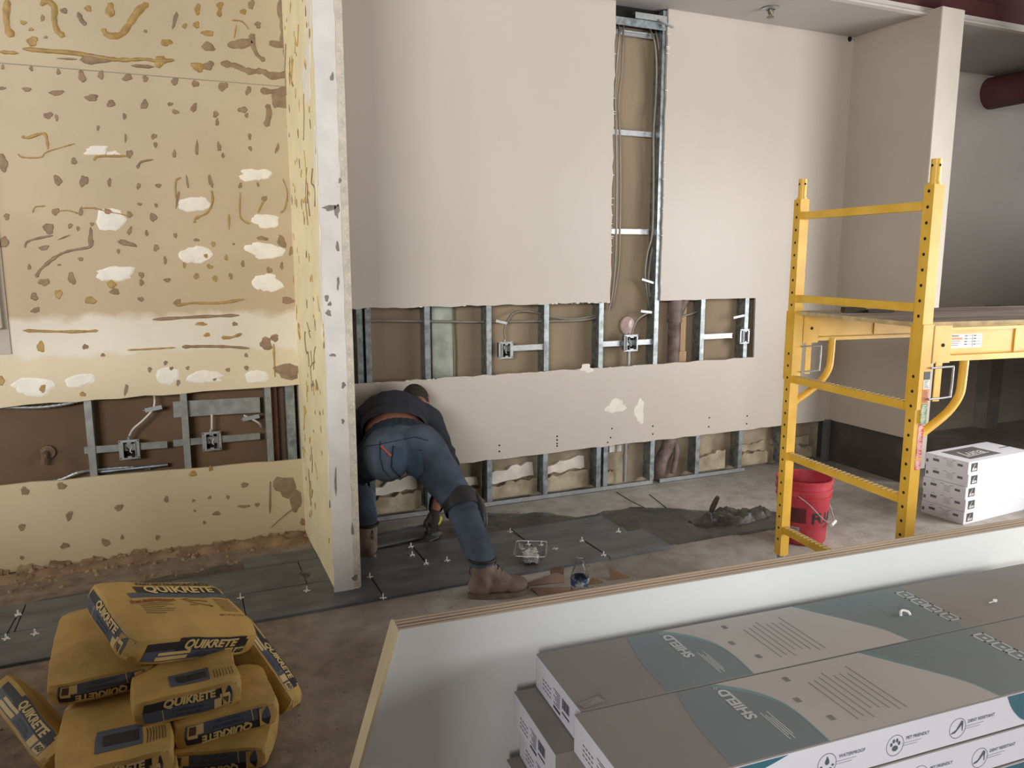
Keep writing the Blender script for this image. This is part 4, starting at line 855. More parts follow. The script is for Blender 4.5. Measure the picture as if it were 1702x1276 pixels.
def fold(name, tri, lb):
    P = [V(p) for p in tri]; mb = MB(); up = V((0, 0, .004)); n = len(P)
    mb.add(P + [p + up for p in P], [tuple(range(n))[::-1], tuple(range(n, 2*n))] + [(i, (i+1) % n, n+(i+1) % n, n+i) for i in range(n)])
    return single(name, mb, mat('brown_card', (128, 100, 70), .85, var=.12, scale=9), lb, 'cardboard')
fold('cardboard_scrap', [on_z(1014, 964, .001), on_z(1012, 945, .05), on_z(1048, 960, .001)], 'brown triangular cardboard piece tipped up right of the water bottle')
fold('cardboard_scrap', [on_z(976, 972, .001), on_z(984, 960, .012), on_z(1004, 968, .001)], 'flat brown cardboard corner lying against the water bottle')
def trowel(name, label, mx, cat='trowel', m_h=None):
    t = thing(name, label, cat, mx=mx)
    mb = MB(); mb.prism([(-.04, 0), (.04, 0), (.035, .09), (0, .15), (-.035, .09)], lambda u, v, q: V((u, v, q)), .0, .002); obj('blade', mb, M_steel, t)
    mb = MB(); mb.tube([(0, .01, .003), (0, -.015, .02), (0, -.03, .03), (0, -.045, .032)], .005, 8); obj('tang', mb, M_steel, t)
    mb = MB(); mb.tube([(0, -.04, .032), (0, -.08, .034), (0, -.15, .033)], lambda f: .012 + .005*sin(f*3.1), 12, 4); obj('handle', mb, m_h or mat('wood_handle_dirty', (84, 74, 62), .7, var=.2), t, True)
    return t
mx = M.Translation(on_z(1186, 862, .035)) @ M.Rotation(radians(25), 4, 'Z') @ M.Rotation(radians(-68), 4, 'X') @ M.Translation(V((0, .01, 0)))
trowel('trowel', 'dirty trowel stuck upright in the wet mortar heap', mx)
mb = MB(); r2 = random.Random(6)

# ------------------------------------------------------------------ sacks
SLx, SWy, STz = .42, .31, .088
def sackD(p):
    u, v, w = p.x/(SLx/2), p.y/(SWy/2), p.z/(STz/2)
    cu, cv, cw = min(1, abs(u)), min(1, abs(v)), min(1, abs(w))
    q = V(p)
    q.z += (.007*(1-cu**4)*(1-cv**4) - .010*(cu**6*cv**6)) * w
    q.y += .006*(1-cu**2)*(1-cw**2)*v - .010*cu**6*v*cw
    q.x += .008*(1-cv**2)*(1-cw**2)*u - .012*cv**6*u
    k = N.noise_vector(V((p.x*7, p.y*7, p.z*9)) + sackD.seed)
    q += k*.0065 + N.noise_vector(V((p.x*19, p.y*19, p.z*12)) + sackD.seed)*.0028
    return q
sackD.seed = V((0, 0, 0))
def sack_body():
    bm = bmesh.new(); nx, ny, nz = 16, 12, 5
    mb = MB()
    def face(f, a, b):
        vs = [f(i/a*2-1, j/b*2-1) for j in range(b+1) for i in range(a+1)]
        mb.add([V((p[0]*SLx/2, p[1]*SWy/2, p[2]*STz/2)) for p in vs], [(j*(a+1)+i, j*(a+1)+i+1, (j+1)*(a+1)+i+1, (j+1)*(a+1)+i) for j in range(b) for i in range(a)])
    face(lambda s, t: (s, t, 1), nx, ny); face(lambda s, t: (s, t, -1), nx, ny); face(lambda s, t: (s, -1, t), nx, nz); face(lambda s, t: (s, 1, t), nx, nz); face(lambda s, t: (1, s, t), ny, nz); face(lambda s, t: (-1, s, t), ny, nz)
    # creased ridges are rounded off a little
    out = MB(); R_ = .006
    def rnd(p):
        h = V((SLx/2 - R_, SWy/2 - R_, STz/2 - R_)); c = V((max(-h.x, min(h.x, p.x)), max(-h.y, min(h.y, p.y)), max(-h.z, min(h.z, p.z)))); d = p - c
        return c + d.normalized()*R_ if d.length > R_ else p
    out.v = [sackD(rnd(p)) for p in mb.v]; out.f = mb.f; out.mi = mb.mi
    me = out.mesh('sack_body', M_bag)
    b = bmesh.new(); b.from_mesh(me); bmesh.ops.remove_doubles(b, verts=b.verts, dist=.0008); bmesh.ops.recalc_face_normals(b, faces=b.faces); b.to_mesh(me); b.free(); shade(me, 50)
    return me
FACES = {'front': (lambda s, t, o: V((s, -SWy/2 - o, t)), SLx), 'end': (lambda s, t, o: V((-SLx/2 - o, -s, t)), SWy), 'top': (lambda s, t, o: V((s, t, STz/2 + o)), SLx), 'right': (lambda s, t, o: V((SLx/2 + o, s, t)), SWy)}
def patch(mb, face, x0, x1, y0, y1, o=.0012, flip=False, n=10):
    f = FACES[face][0]; g = -1 if flip else 1
    vs, fs = cgrid(lambda x, y: sackD(f(g*x, g*y, o)), x0, x1, y0, y1, n, 3); mb.add(vs, fs); 
def sack_text(mb, face, body, size, cx, cy, o=.0026, flip=False, shear=.18, bold=.0, sx=1.0):
    f = FACES[face][0]; g = -1 if flip else 1
    text_on(mb, body, size, lambda x, y: sackD(f(g*(cx + x*sx), g*(cy + y), o)), shear, bold)
def side_label(t, face, w, flip, plate=False):
    a = w/2; P = lambda nm, m, *q, **k: None
    mb = MB(); patch(mb, face, -a*.84, a*.82, .004, .030, .0008, flip); obj('dark_band', mb, M_navy, t)
    mb = MB(); patch(mb, face, -a*.84, a*.82, -.034, .004, .0008, flip); obj('blue_band', mb, M_slateblue, t)
    cx = .0 if not plate else .035
    if plate:
        mb = MB(); f = FACES[face][0]; vs, fs = cgrid(lambda x, y: sackD(f((-1 if flip else 1)*(x + y*.25), (-1 if flip else 1)*y, .0014)), cx - .118, cx + .118, -.001, .041, 8, 3); mb.add(vs, fs); obj('name_plate', mb, M_navy, t)
    mb = MB(); sack_text(mb, face, 'QUIKRETE', .040 if plate else .033, cx, .018, flip=flip, bold=.0016); obj('lettering', mb, M_cream, t)
    mb = MB(); patch(mb, face, a*.46, a*.61, -.033, -.002, .0014, flip, 3); patch(mb, face, a*.65, a*.81, -.033, -.002, .0014, flip, 3) if plate else patch(mb, face, a*.58, a*.77, -.032, .010, .0014, flip, 3); 
    if plate: patch(mb, face, -a*.62, -a*.12, -.012, -.002, .0014, flip, 5); patch(mb, face, -a*.64, -a*.14, -.030, -.017, .0014, flip, 5)
    else: patch(mb, face, -a*.5, -a*.485, -.034, .002, .0014, flip, 2)
    o = obj('pale_panel', mb, M_cream, t); o['kind'] = 'stuff'
    mb = MB()
    if plate: sack_text(mb, face, '60', .026, a*.73, -.017, .0030, flip, bold=.001); sack_text(mb, face, 'FAST SETTING', .012, cx, -.014, .0016, flip); sack_text(mb, face, 'CONCRETE MIX', .014, cx, -.026, .0016, flip)
    else: sack_text(mb, face, 'CONCRETE MIX', .013, -.005, -.010, .0016, flip); sack_text(mb, face, 'FAST SETTING', .012, -.005, -.026, .0016, flip)
    obj('small_lettering', mb, M_navy, t)
    if not plate:
        mb = MB(); patch(mb, face, a*.61, a*.74, -.029, -.002, .0020, flip, 3); obj('brown_panel', mb, M_brownp, t)
def top_print(t, full=True):
    mb = MB(); patch(mb, 'top', -.135, .205, .045, .075, .0010, n=14); obj('blue_band', mb, M_slateblue, t)
    mb = MB(); patch(mb, 'top', -.10, .195, .070, .112, .0014, n=14); obj('name_plate', mb, M_navy, t)
    mb = MB(); sack_text(mb, 'top', 'QUIKRETE', .056, .045, .090, .0032, shear=.15, bold=.002, sx=.92); obj('lettering', mb, M_cream, t)
    mb = MB(); sack_text(mb, 'top', 'FAST-SETTING', .022, -.01, .132, .0026, bold=.0012); sack_text(mb, 'top', 'CONCRETE', .026, .11, .130, .0026, bold=.0012); obj('small_lettering', mb, M_navy, t)
    mb = MB(); sack_text(mb, 'top', 'Just Add Water!', .021, -.075, .022, .0026, shear=0, bold=.0012); obj('red_lettering', mb, M_red, t)
    mb = MB()
    for k in range(6): patch(mb, 'top', -.125, (-.03, -.02, -.05, -.02, -.03, -.06)[k], .006 - .0095*k, .0085 - .0095*k, .0012, n=5)
    patch(mb, 'top', .05, .11, .022, .026, .0012, n=4); patch(mb, 'top', .03, .06, -.004, .0, .0012, n=4)
    for k in range(9): patch(mb, 'top', .135, .195, .03 - .0085*k, .0325 - .0085*k, .0012, n=4)
    sack_text(mb, 'top', 'NET WT 60 LB (27.2 kg)', .011, .163, -.062, .0026, shear=0, bold=.0003)
    sub = FACES['top'][0]
    # line drawing of a mixing hand tool
    for a, b in (((.025, .034), (.045, .012)), ((.045, .012), (.112, -.008)), ((.112, -.008), (.104, .002)), ((.112, -.008), (.100, -.012)), ((.02, .03), (.04, .036)), ((.04, .036), (.05, .02))):
        pa, pb = V(a), V(b); d = (pb - pa).normalized(); q = V((-d.y, d.x))*.0016
        mb.add([sackD(sub(*(pa + q), .0014)), sackD(sub(*(pb + q), .0014)), sackD(sub(*(pb - q), .0014)), sackD(sub(*(pa - q), .0014))], [(0, 1, 2, 3)])
    o = obj('text_line_print', mb, M_brownp, t); o['kind'] = 'stuff'
def top_window(t):
    mb = MB(); patch(mb, 'top', -.205 + .05, -.205 + .16, -.07, .05, .0010); obj('blue_panel', mb, M_slateblue, t)
    mb = MB(); patch(mb, 'top', -.205 + .075, -.205 + .13, -.06, .03, .0020); obj('dark_panel', mb, M_navy, t)
    mb = MB()
    for k in range(7): patch(mb, 'top', -.155, -.08, -.085 - .009*k, -.082 - .009*k, .0012, n=4)
    o = obj('text_line_print', mb, M_brownp, t); o['kind'] = 'stuff'
def sack(label, mx, seed, side=None, end=None, top=None, right=None, fold=True):
    sackD.seed = V((seed*3.1, seed*1.7, seed*.9))
    t = thing('mortar_sack', label, 'sack', mx=mx, group='yellow mortar sacks piled on the floor')
    obj('sack_body', sack_body(), None, t)
    for face, v in (('front', side), ('end', end), ('right', right)):
        if v: side_label(t, face, FACES[face][1], v == 'flip', v == 'plate')
    if top == 'full': top_print(t)
    if top == 'window': top_window(t)
    if fold:
        for s_ in (-1, 1):      # glued end folds
            mb = MB(); f = lambda x, y: sackD(V((s_*(SLx/2 + .004), x, y))); 
            vs = [sackD(V((s_*(SLx/2 + .001), -SWy/2 + .004, -STz*.42))), sackD(V((s_*(SLx/2 + .005), -SWy/2 + .055, -STz*.30))), sackD(V((s_*(SLx/2 + .005), -SWy/2 + .055, STz*.34))), sackD(V((s_*(SLx/2 + .001), -SWy/2 + .004, STz*.44)))]
            vs += [v - V((s_*.004, 0, 0)) for v in vs]; mb.add(vs, [(0, 1, 2, 3), (7, 6, 5, 4), (0, 4, 5, 1), (1, 5, 6, 2), (2, 6, 7, 3), (3, 7, 4, 0)]); obj('end_fold', mb, M_bag, t)
    return t
def mxf(c, x, y):
    x = V(x).normalized(); y = V(y); y = (y - x*y.dot(x)).normalized(); return frame(V(c), x, y, x.cross(y))
# sack with its end towards the camera: fl / fr are the front top corners
def endon(fl, fr, pitch=0, T=STz, rev=True):
    fl, fr = V(fl), V(fr); d = (fr - fl).normalized(); c = (fl + fr)/2
    depth = V((-d.y, d.x, 0)).normalized(); a = (depth*cos(pitch) + V((0, 0, sin(pitch)))).normalized(); up = d.cross(a).normalized()
    return frame(c + a*(SLx/2) - up*(T/2), a, -d, up)      # local -x (the 'end' face) looks at the camera
SHORT = M.Translation(V((-SLx/2, 0, 0))) @ M.Diagonal(V((.70, 1, 1, 1))) @ M.Translation(V((SLx/2, 0, 0)))
Z1, Z2, Z3 = .088, .176, .264
sack('yellow sack at the front foot of the pile, cut by the lower picture edge', endon(on_z(270, 1254, Z1), on_z(438, 1238, Z1)) @ SHORT, 1, end='flip')
sack('yellow sack second from the floor with upside-down lettering at the front right', endon(on_z(300, 1204, Z2), on_z(450, 1165, Z2), -.02) @ SHORT, 2, end='flip')
sack('yellow sack in mid pile with upright lettering on its end, under the top sack', endon(on_z(222, 1169, Z3), on_z(400, 1126, Z3), -.06) @ SHORT, 3, end='std', top='window')
sack('yellow sack at the left of the pile with upside-down lettering, under the top sack', endon(on_z(74, 1140, .275), on_z(258, 1104, .275), .15), 4, end='flip')
m8 = endon(on_z(85, 1292, Z2), on_z(286, 1243, Z2), -.02); sack('plain-topped yellow sack at the lower left of the pile with a dark print square', m8, 5, end='std', top='window')
m9 = m8.copy(); m9.translation += V((.01, .01, -Z1)); sack('yellow sack on the floor under the plain-topped one, left foot of the pile', m9, 6, end='flip')
m10 = M.Translation(V((-.22, 2.93, .044))) @ M.Rotation(radians(80), 4, 'Z'); sack('yellow sack on the floor at the back of the pile', m10, 7)
m10 = M.Translation(V((-.22, 2.94, .132))) @ M.Rotation(radians(95), 4, 'Z'); sack('yellow sack second from the floor at the back of the pile', m10, 8)
# top sack
fl = on_z(224, 1063, .42); fr = on_z(436, 1052, .26); lb = on_z(146, 965, .51)
x = (fr - fl).normalized(); y = lb - fl; y = (y - x*y.dot(x)).normalized(); up = x.cross(y)
sack('topmost yellow sack lying tilted across the pile with red lettering on its face', frame(fl + x*(SLx*1.13/2) + y*(SWy*1.177/2) - up*(STz*1.02/2), x, y, up) @ M.Diagonal(V((1.13, 1.177, 1.02, 1))), 9, side='plate', end='std', top='full')
# leaning sack at the right
p0, p1 = on_z(436, 1070, .20), on_z(500, 1160, .035); a = (p1 - p0).normalized(); nrm = V((.72, -.42, .52)); nrm = (nrm - a*nrm.dot(a)).normalized()
c3 = p1 - a*(SLx*.9/2) - nrm*(SWy*.5/2)
sack('yellow sack leaning steeply down the right side of the pile', frame(c3, a, -nrm, a.cross(-nrm)) @ M.Diagonal(V((.9, .5, 1, 1))), 10, side='plate')
# slumped sack at the left picture edge
a = (on_z(150, 1276, .06) - on_z(20, 1112, .20)).normalized(); nrm = V((-.35, -.5, .75)); nrm = (nrm - a*nrm.dot(a)).normalized()
c7 = (on_z(150, 1276, .06) + on_z(20, 1112, .20))/2 - nrm*(SWy*.55/2)
sack('yellow sack slumped on its side at the left picture edge with a dark printed flank', frame(c7 + V((-.07, .0, .012)), a, -nrm, a.cross(-nrm)) @ M.Diagonal(V((1, .55, 1, 1))), 13, side='plate')
mb = MB(); 

# ------------------------------------------------------------------ electrical boxes, cables and pipes in the openings
def ebox(px, py, Y, w, h, ow, label, wires=True, glint=False):
    c = on_y(px, py, Y); t = thing('electrical_box', label, 'outlet box', c, group='steel outlet boxes in the wall openings')
    mb = MB(); D = .05; th = .002; ww, hh = w*.8, h*.86
    for lo, hi in (((-ww/2, .004, -hh/2), (-ww/2+th, D, hh/2)), ((ww/2-th, .004, -hh/2), (ww/2, D, hh/2)), ((-ww/2, .004, -hh/2), (ww/2, D, -hh/2+th)), ((-ww/2, .004, hh/2-th), (ww/2, D, hh/2)), ((-ww/2, D-th, -hh/2), (ww/2, D, hh/2))): mb.box(lo, hi)
    obj('box_shell', mb, M_steel, t)
    mb = MB(); oh = hh*.92; o2 = ow/2
    for lo, hi in (((-w/2, 0, -h/2), (-o2, .004, h/2)), ((o2, 0, -h/2), (w/2, .004, h/2)), ((-o2, 0, oh/2), (o2, .004, h/2)), ((-o2, 0, -h/2), (o2, .004, -oh/2))): mb.box(lo, hi)
    for lo, hi in (((-o2-.003, -.012, -oh/2), (-o2, .0, oh/2)), ((o2, -.012, -oh/2), (o2+.003, .0, oh/2)), ((-o2-.003, -.012, oh/2), (o2+.003, .0, oh/2+.003)), ((-o2-.003, -.012, -oh/2-.003), (o2+.003, .0, -oh/2))): mb.box(lo, hi)
    mb.box((-o2*.35, -.011, oh/2-.008), (o2*.35, -.008, oh/2+.002)); mb.box((-o2*.35, -.011, -oh/2-.002), (o2*.35, -.008, -oh/2+.008))
    ring = obj('mud_ring', mb, M_steel_b, t)
    mb = MB()
    for sx in (-1, 1):
        for sz in (-1, 1): mb.cyl((sx*w*.44, -.001, sz*h*.43), (sx*w*.44, .001, sz*h*.43), .0035, n=8)
    o = obj('screw_hole', mb, M_dark, ring); o['kind'] = 'stuff'
    mb = MB(); mb.box((-ww/2+.003, D-.006, -hh/2+.003), (ww/2-.003, D-.003, hh/2-.003)); obj('back_plate', mb, M_dark, t)  # dark sheet stands in for the shade inside the box
    if wires:
        for k, m in enumerate((M_white, M_black)):
            mb = MB(); s_ = -1 if k else 1
            mb.tube([(s_*.008, .045, hh*.3), (s_*.012, .02, hh*.1), (s_*.002, .008, -hh*.1), (s_*.010, .012, -hh*.25)], .0028, 6); obj('wire_tail', mb, m, t)
    mb = MB(); mb.cyl((0, .03, hh/2), (0, .03, hh/2+.018), .0085, n=10); mb.cyl((0, .03, hh/2), (0, .03, hh/2+.006), .011, n=6); obj('cable_connector', mb, M_steel_b, t)
    return c
e1 = ebox(215, 747, 4.44, .098, .105, .055, 'steel outlet box fed by a looping cable in the left wall opening')
e2 = ebox(352, 733, 4.44, .098, .105, .055, 'steel outlet box under a thick steel channel in the left wall opening')
e3 = ebox(841, 582, 4.435, .098, .105, .050, 'steel outlet box on a bar right of the third stud in the upper opening')
e4 = ebox(1049, 570, 4.435, .108, .112, .075, 'large square steel box above a grey conduit, below the cable slot')
e5 = ebox(1238, 559, 4.435, .085, .105, .042, 'narrow steel outlet box at the right end of the upper opening')
def cable(pts, r, label, m=M_cable, name='cable', Y=4.50, ribs=False):
    P = [on_y(*(p if len(p) == 3 else (*p, Y))) for p in pts]; mb = MB()
    if ribs:
        S_ = spline(P, 14); n = len(S_); mb.tube(S_, lambda f: r*(1 + .18*sin(f*n*1.9)), 8, 1)
    else: mb.tube(P, r, 8, 8)
    return single(name, mb, m, label, 'cable', 'metal clad cables in the wall openings', True)
cable([(-60, 668), (0, 676), (60, 677), (105, 672), (133, 666, 4.47), (170, 662, 4.52)], .008, 'ribbed metal cable sagging along the top of the left opening', M_steel_b, ribs=True, Y=4.47)
cable([(255, 652, 4.5), (257, 664, 4.46), (254, 680, 4.455), (238, 698, 4.455), (222, 712, 4.455), (e1.x and 215, 724, 4.47)], .0055, 'white cable looping down to the first box of the left opening', mat('pale_cable', (206, 204, 196), .5, .1))
cable([(352, 688, 4.47), (352, 700, 4.47), (352, 714, 4.47)], .006, 'short white cable dropping into the box under the steel channel', MATS['pale_cable'])
cable([(405, 690, 4.455), (418, 696, 4.455), (430, 703, 4.46), (434, 709, 4.5)], .0055, 'short white cable end clipped beside the third stud of the left opening', MATS['pale_cable'])
cable([(60, 806, 4.46), (100, 797, 4.46), (131, 785, 4.46), (170, 780, 4.50), (210, 777, 4.5), (250, 778, 4.5)], .008, 'ribbed metal cable lying along the bottom of the left opening', M_steel_b, ribs=True)
mb = MB(); mb.cyl(on_y(150, 786, 4.50), on_y(279, 772, 4.50), .011, n=12); single('conduit', mb, M_steel, 'straight steel conduit along the bottom edge of the left opening', 'conduit', smooth=True)
for (x, y), lb in (((255, 679), 'bright clip holding the looping white cable in the left opening'), ((417, 694), 'bright clip near the third stud of the left opening')):
    mb = MB(); a = on_y(x - 14, y + 3, 4.452); b = on_y(x + 14, y - 3, 4.452); mb.bar(a, b, .006, .022); mb.bar(a + V((0, .003, 0)), a + V((0, .03, 0)), .02, .004); single('cable_clip', mb, M_steel_b, lb, 'clip')
# upper opening
cable([(604, 533), (650, 533), (708, 534), (813, 535), (870, 534), (950, 533), (985, 529), (1004, 521)], .0075, 'long straight metal cable running through the studs of the upper opening')
cable([(1004, 520), (980, 526), (950, 530), (920, 527), (890, 519), (868, 517), (851, 522), (841, 538, 4.46), (838, 552, 4.465), (840, 563, 4.465)], .0065, 'metal cable arching over and down to the box beside the third stud')
cable([(1085, 519), (1075, 521, 4.47), (1060, 531, 4.465), (1053, 545, 4.465), (1051, 555, 4.465)], .0065, 'curved metal cable dropping to the large square box')
cable([(1110, 526), (1130, 526), (1150, 521), (1165, 514), (1174, 506)], .0065, 'metal cable passing behind the timber block at the right of the upper opening')
cable([(1241, 490, 4.5), (1239, 510, 4.48), (1237, 530, 4.465), (1236, 546, 4.465)], .0065, 'vertical metal cable above the narrow box at the right end')
for (x, y, l, dy), lb in (((836, 535, 12, -2), 'bright cable clip beside the third stud of the upper opening'), ((1077, 518, 12, -1), 'bright cable clip right above the large square box'), ((1231, 526, 12, 2), 'bright cable clip above the narrow box at the right end')):
    mb = MB(); a = on_y(x - l, y + dy, 4.452); b = on_y(x + l*.5, y - dy, 4.452); mb.bar(a, b, .006, .016); mb.bar(b + V((0, .003, 0)), b + V((0, .05, 0)), .016, .004); single('cable_clip', mb, M_steel_b, lb, 'clip')
# slot cables
cable([(1026, 22, 4.53), (1028, 45, 4.51), (1029, 60, 4.46), (1025, 110, 4.47), (1022, 160, 4.47), (1024, 222, 4.455), (1025, 300, 4.46), (1024, 385, 4.455), (1022, 440, 4.47), (1017, 490, 4.49), (1012, 515, 4.5)], .0072, 'grey cable at the far left of the tall wall slot')
cable([(1034, 22, 4.53), (1036, 45, 4.51), (1035, 70, 4.47), (1033, 120, 4.47), (1028, 170, 4.47), (1030, 222, 4.455), (1031, 300, 4.46), (1030, 385, 4.455), (1028, 440, 4.48), (1020, 495, 4.49), (1014, 515, 4.52)], .0072, 'second grey cable from the left in the tall wall slot', mat('red_grey_cable', (156, 140, 132), .5, .4))
cable([(1072, 24, 4.53), (1080, 48, 4.51), (1088, 70, 4.47), (1091, 110, 4.47), (1090, 160, 4.48), (1086, 222, 4.46), (1086, 300, 4.47), (1084, 385, 4.46), (1076, 420, 4.48), (1072, 455, 4.48), (1075, 485, 4.5), (1079, 512, 4.53)], .0072, 'grey cable bowing along the right side of the tall wall slot')
cable([(1080, 24, 4.53), (1090, 52, 4.51), (1095, 80, 4.49), (1097, 110, 4.5), (1094, 160, 4.51), (1091, 222, 4.50), (1091, 300, 4.5), (1089, 385, 4.5), (1081, 430, 4.5), (1078, 470, 4.5), (1082, 512, 4.53)], .0072, 'rightmost grey cable of the tall wall slot, nearest the stud')
mb = MB(); a = on_y(1067, 464, 4.46); b = on_y(1086, 470, 4.46); mb.bar(a, b, .005, .014); mb.bar(b, b + V((.03, .03, 0)), .014, .004); single('cable_clip', mb, M_steel_b, 'bright cable clip low in the tall wall slot', 'clip')
mb = MB(); a = on_y(1047, 590, 4.49); mb.cyl((a.x - .01, 4.49, .3), (a.x - .01, 4.49, 1.0), .0125, n=14); single('conduit', mb, mat('grey_conduit', (170, 170, 168), .4, .5), 'grey vertical conduit below the large square box', 'conduit', smooth=True)
mb = MB(); a = on_y(1040, 770, 4.47); mb.cyl((a.x, 4.48, .035), (a.x, 4.48, .36), .0145, n=14); mb.cyl((a.x, 4.48, .20), (a.x, 4.48, .23), .018, n=14); single('conduit', mb, MATS['grey_conduit'], 'grey vertical conduit in the narrow lower opening bay', 'conduit', smooth=True)
mb = MB(); a = on_y(1042, 541, 4.54); mb.lathe([(.0, 0), (.052, .0), (.058, .006), (.055, .018), (.03, .028), (0, .03)], n=24, sy=1.15); mb.v = [V((a.x + p.x, 4.545 - p.z, a.z + p.y)) for p in mb.v]; single('vent_cap', mb, mat('pinkish_plastic', (190, 166, 162), .25, var=.15, scale=20), 'pinkish plastic disc on the board behind the large square box', 'cap', smooth=True)
# waste pipe, timber and odd boards behind the right of the upper opening
M_pipe = mat('grimy_cast_pipe', (92, 78, 72), .6, col2=(140, 120, 118), scale=12, bump=.3)
a = on_y(1120, 560, 4.50); mb = MB(); mb.cyl((a.x, 4.50, .30), (a.x, 4.50, 1.18), .042, n=20); mb.cyl((a.x, 4.50, 1.14), (a.x, 4.50, 1.34), .052, .05, n=20); mb.tube([(a.x, 4.50, 1.16), (a.x + .05, 4.50, 1.24), (a.x + .10, 4.50, 1.36)], .034, 14); a = on_y(1110, 760, 4.5); mb.tube([(a.x - .06, 4.515, .01), (a.x - .05, 4.508, .15), (a.x + .0, 4.503, .25), (a.x + .01, 4.50, .40)], .045, 14); mb.tube([(a.x + .06, 4.52, .03), (a.x + .09, 4.52, .2), (a.x + .03, 4.51, .36)], .022, 10)
single('waste_pipe', mb, M_pipe, 'grimy brown branching waste pipe behind the studs, showing in both openings', 'pipe', smooth=True)
a = on_y(1130, 560, 4.535); M_tim = mat('pale_pine', (178, 148, 112), .75, var=.15, scale=10, stretch=(3, 1, .3))
mb = MB(); mb.box((a.x - .01, 4.515, .90), (a.x + .035, 4.545, 1.5)); single('timber_block', mb, M_tim, 'upright pale timber piece beside the brown waste pipe', 'timber')
mb = MB(); mb.box((a.x - .055, 4.50, .84), (a.x + .035, 4.5145, .93)); single('timber_block', mb, M_tim, 'short pale timber block at the foot of the upright timber', 'timber')
a = on_y(736, 570, 4.54); mb = MB(); mb.box((a.x - .07, 4.538, .8), (a.x + .065, 4.545, 1.36)); obj('grey_sheet_patch', mb, mat('grey_green_sheet', (160, 166, 154), .5, var=.25, scale=9), wall_back)
a = on_y(757, 560, 4.53); mb = MB(); mb.tube([(a.x, 4.53, .8), (a.x + .004, 4.53, 1.0), (a.x - .003, 4.53, 1.2), (a.x, 4.53, 1.36)], .006, 8); single('cable', mb, mat('dark_green_cable', (74, 80, 66), .6), 'dark vertical cable at the edge of the grey patch in the upper opening', 'cable', smooth=True)
mb = MB(); a = on_y(1025, 728, 4.52); mb.box((a.x - .05, 4.53, a.z - .10), (a.x - .005, 4.545, a.z + .09)); mb2 = MB(); mb2.box((a.x + .01, 4.53, a.z - .10), (a.x + .045, 4.545, a.z + .09))
obj('pale_board_scrap', mb, M_gyp, wall_back); obj('pale_board_scrap', mb2, M_gyp, wall_back)

# ------------------------------------------------------------------ the worker
def evalmesh(mbx, voxel, smooth_it, name, mats, disp=None, fac=.5):
    me = mbx.mesh(name, mats); o = bpy.data.objects.new(name, me); COL.objects.link(o)
    r = o.modifiers.new('r', 'REMESH'); r.mode = 'VOXEL'; r.voxel_size = voxel; r.use_smooth_shade = True
    if smooth_it: s_ = o.modifiers.new('s', 'SMOOTH'); s_.factor = fac; s_.iterations = smooth_it
    dg = bpy.context.evaluated_depsgraph_get(); dg.update(); out = bpy.data.meshes.new_from_object(o.evaluated_get(dg))
    bpy.data.objects.remove(o); bpy.data.meshes.remove(me)
    if disp:
        nn = [v.normal.copy() for v in out.vertices]; cc = [v.co.copy() for v in out.vertices]; flat = []
        for c_, n_ in zip(cc, nn): flat += disp(c_, n_)[:]
        out.vertices.foreach_set('co', flat); out.update()
    out.materials.clear(); out.materials.append(mats)
    out.polygons.foreach_set('use_smooth', [True]*len(out.polygons)); return out
def ell(mbx, c, r, R=None, seg=16):
    bm = bmesh.new(); bmesh.ops.create_uvsphere(bm, u_segments=seg, v_segments=seg//2 + 2, radius=1); vs = []
    for v in bm.verts:
        p = V((v.co.x*r[0], v.co.y*r[1], v.co.z*r[2])); vs.append(V(c) + ((R @ p) if R else p))
    mbx.add(vs, [tuple(v.index for v in f.verts) for f in bm.faces]); bm.free()
def limb(mbx, a, b, ra, rb, k=5):
    a, b = V(a), V(b)
    for i in range(k+1): f = i/k; ell(mbx, a.lerp(b, f), (ra + (rb-ra)*f,)*3, seg=14)
    mbx.cyl(a, b, ra, rb, 16)
def axes_m(x=None, y=None, z=None):
    z = V(z).normalized(); y = V(y); y = (y - z*y.dot(z)).normalized(); x = y.cross(z); return M((x, y, z)).transposed()
def cutmesh(me, co, no):
    bm = bmesh.new(); bm.from_mesh(me); bmesh.ops.bisect_plane(bm, geom=bm.verts[:] + bm.edges[:] + bm.faces[:], plane_co=co, plane_no=no, clear_outer=True); bm.to_mesh(me); bm.free(); me.polygons.foreach_set('use_smooth', [True]*len(me.polygons))
worker = thing('person', 'worker in dark sweater and blue jeans bending over to lay floor tiles', 'person', (1.1, 3.75, 0))
wo = V((1.1, 3.75, 0)); Lc = lambda p: V(p) - wo
# joints
PEL = V((1.035, 3.80, .62)); WAI = V((1.04, 3.93, .685)); CHE = V((1.09, 4.10, .712)); NEC = V((1.20, 4.215, .715)); HED = V((1.268, 4.27, .757))
SHR, ELR, WRR = V((1.275, 4.08, .685)), V((1.355, 3.97, .44)), V((1.285, 4.0, .185)); HDR = V((1.262, 4.0, .10))
SHL, ELL_, WRL = V((.915, 4.16, .685)), V((.86, 4.28, .45)), V((.90, 4.30, .20)); HDL = V((.92, 4.30, .10))
HPR, KNR, ANR = V((1.135, 3.775, .60)), V((1.252, 3.50, .375)), V((1.255, 3.205, .13))
HPL, KNL, ANL = V((.945, 3.785, .60)), V((.86, 4.10, .43)), V((.875, 3.93, .12))
tdir = (CHE - PEL).normalized()
M_skin = mat('brown_skin', (150, 104, 84), .5, var=.06, scale=20); M_skin.node_tree.nodes['Principled BSDF'].inputs['Subsurface Weight'].default_value = .05
M_swe = mat('black_navy_sweatshirt', (44, 47, 56), .92, var=.16, scale=10, bump=.25, bscale=200)
M_jean = mat('faded_blue_denim', (50, 60, 75), .88, col2=(86, 99, 116), scale=5, bump=.3, bscale=220, lo=.38, hi=.7)
M_jean_d = mat('dark_denim_seam', (34, 43, 57), .9, var=.1)
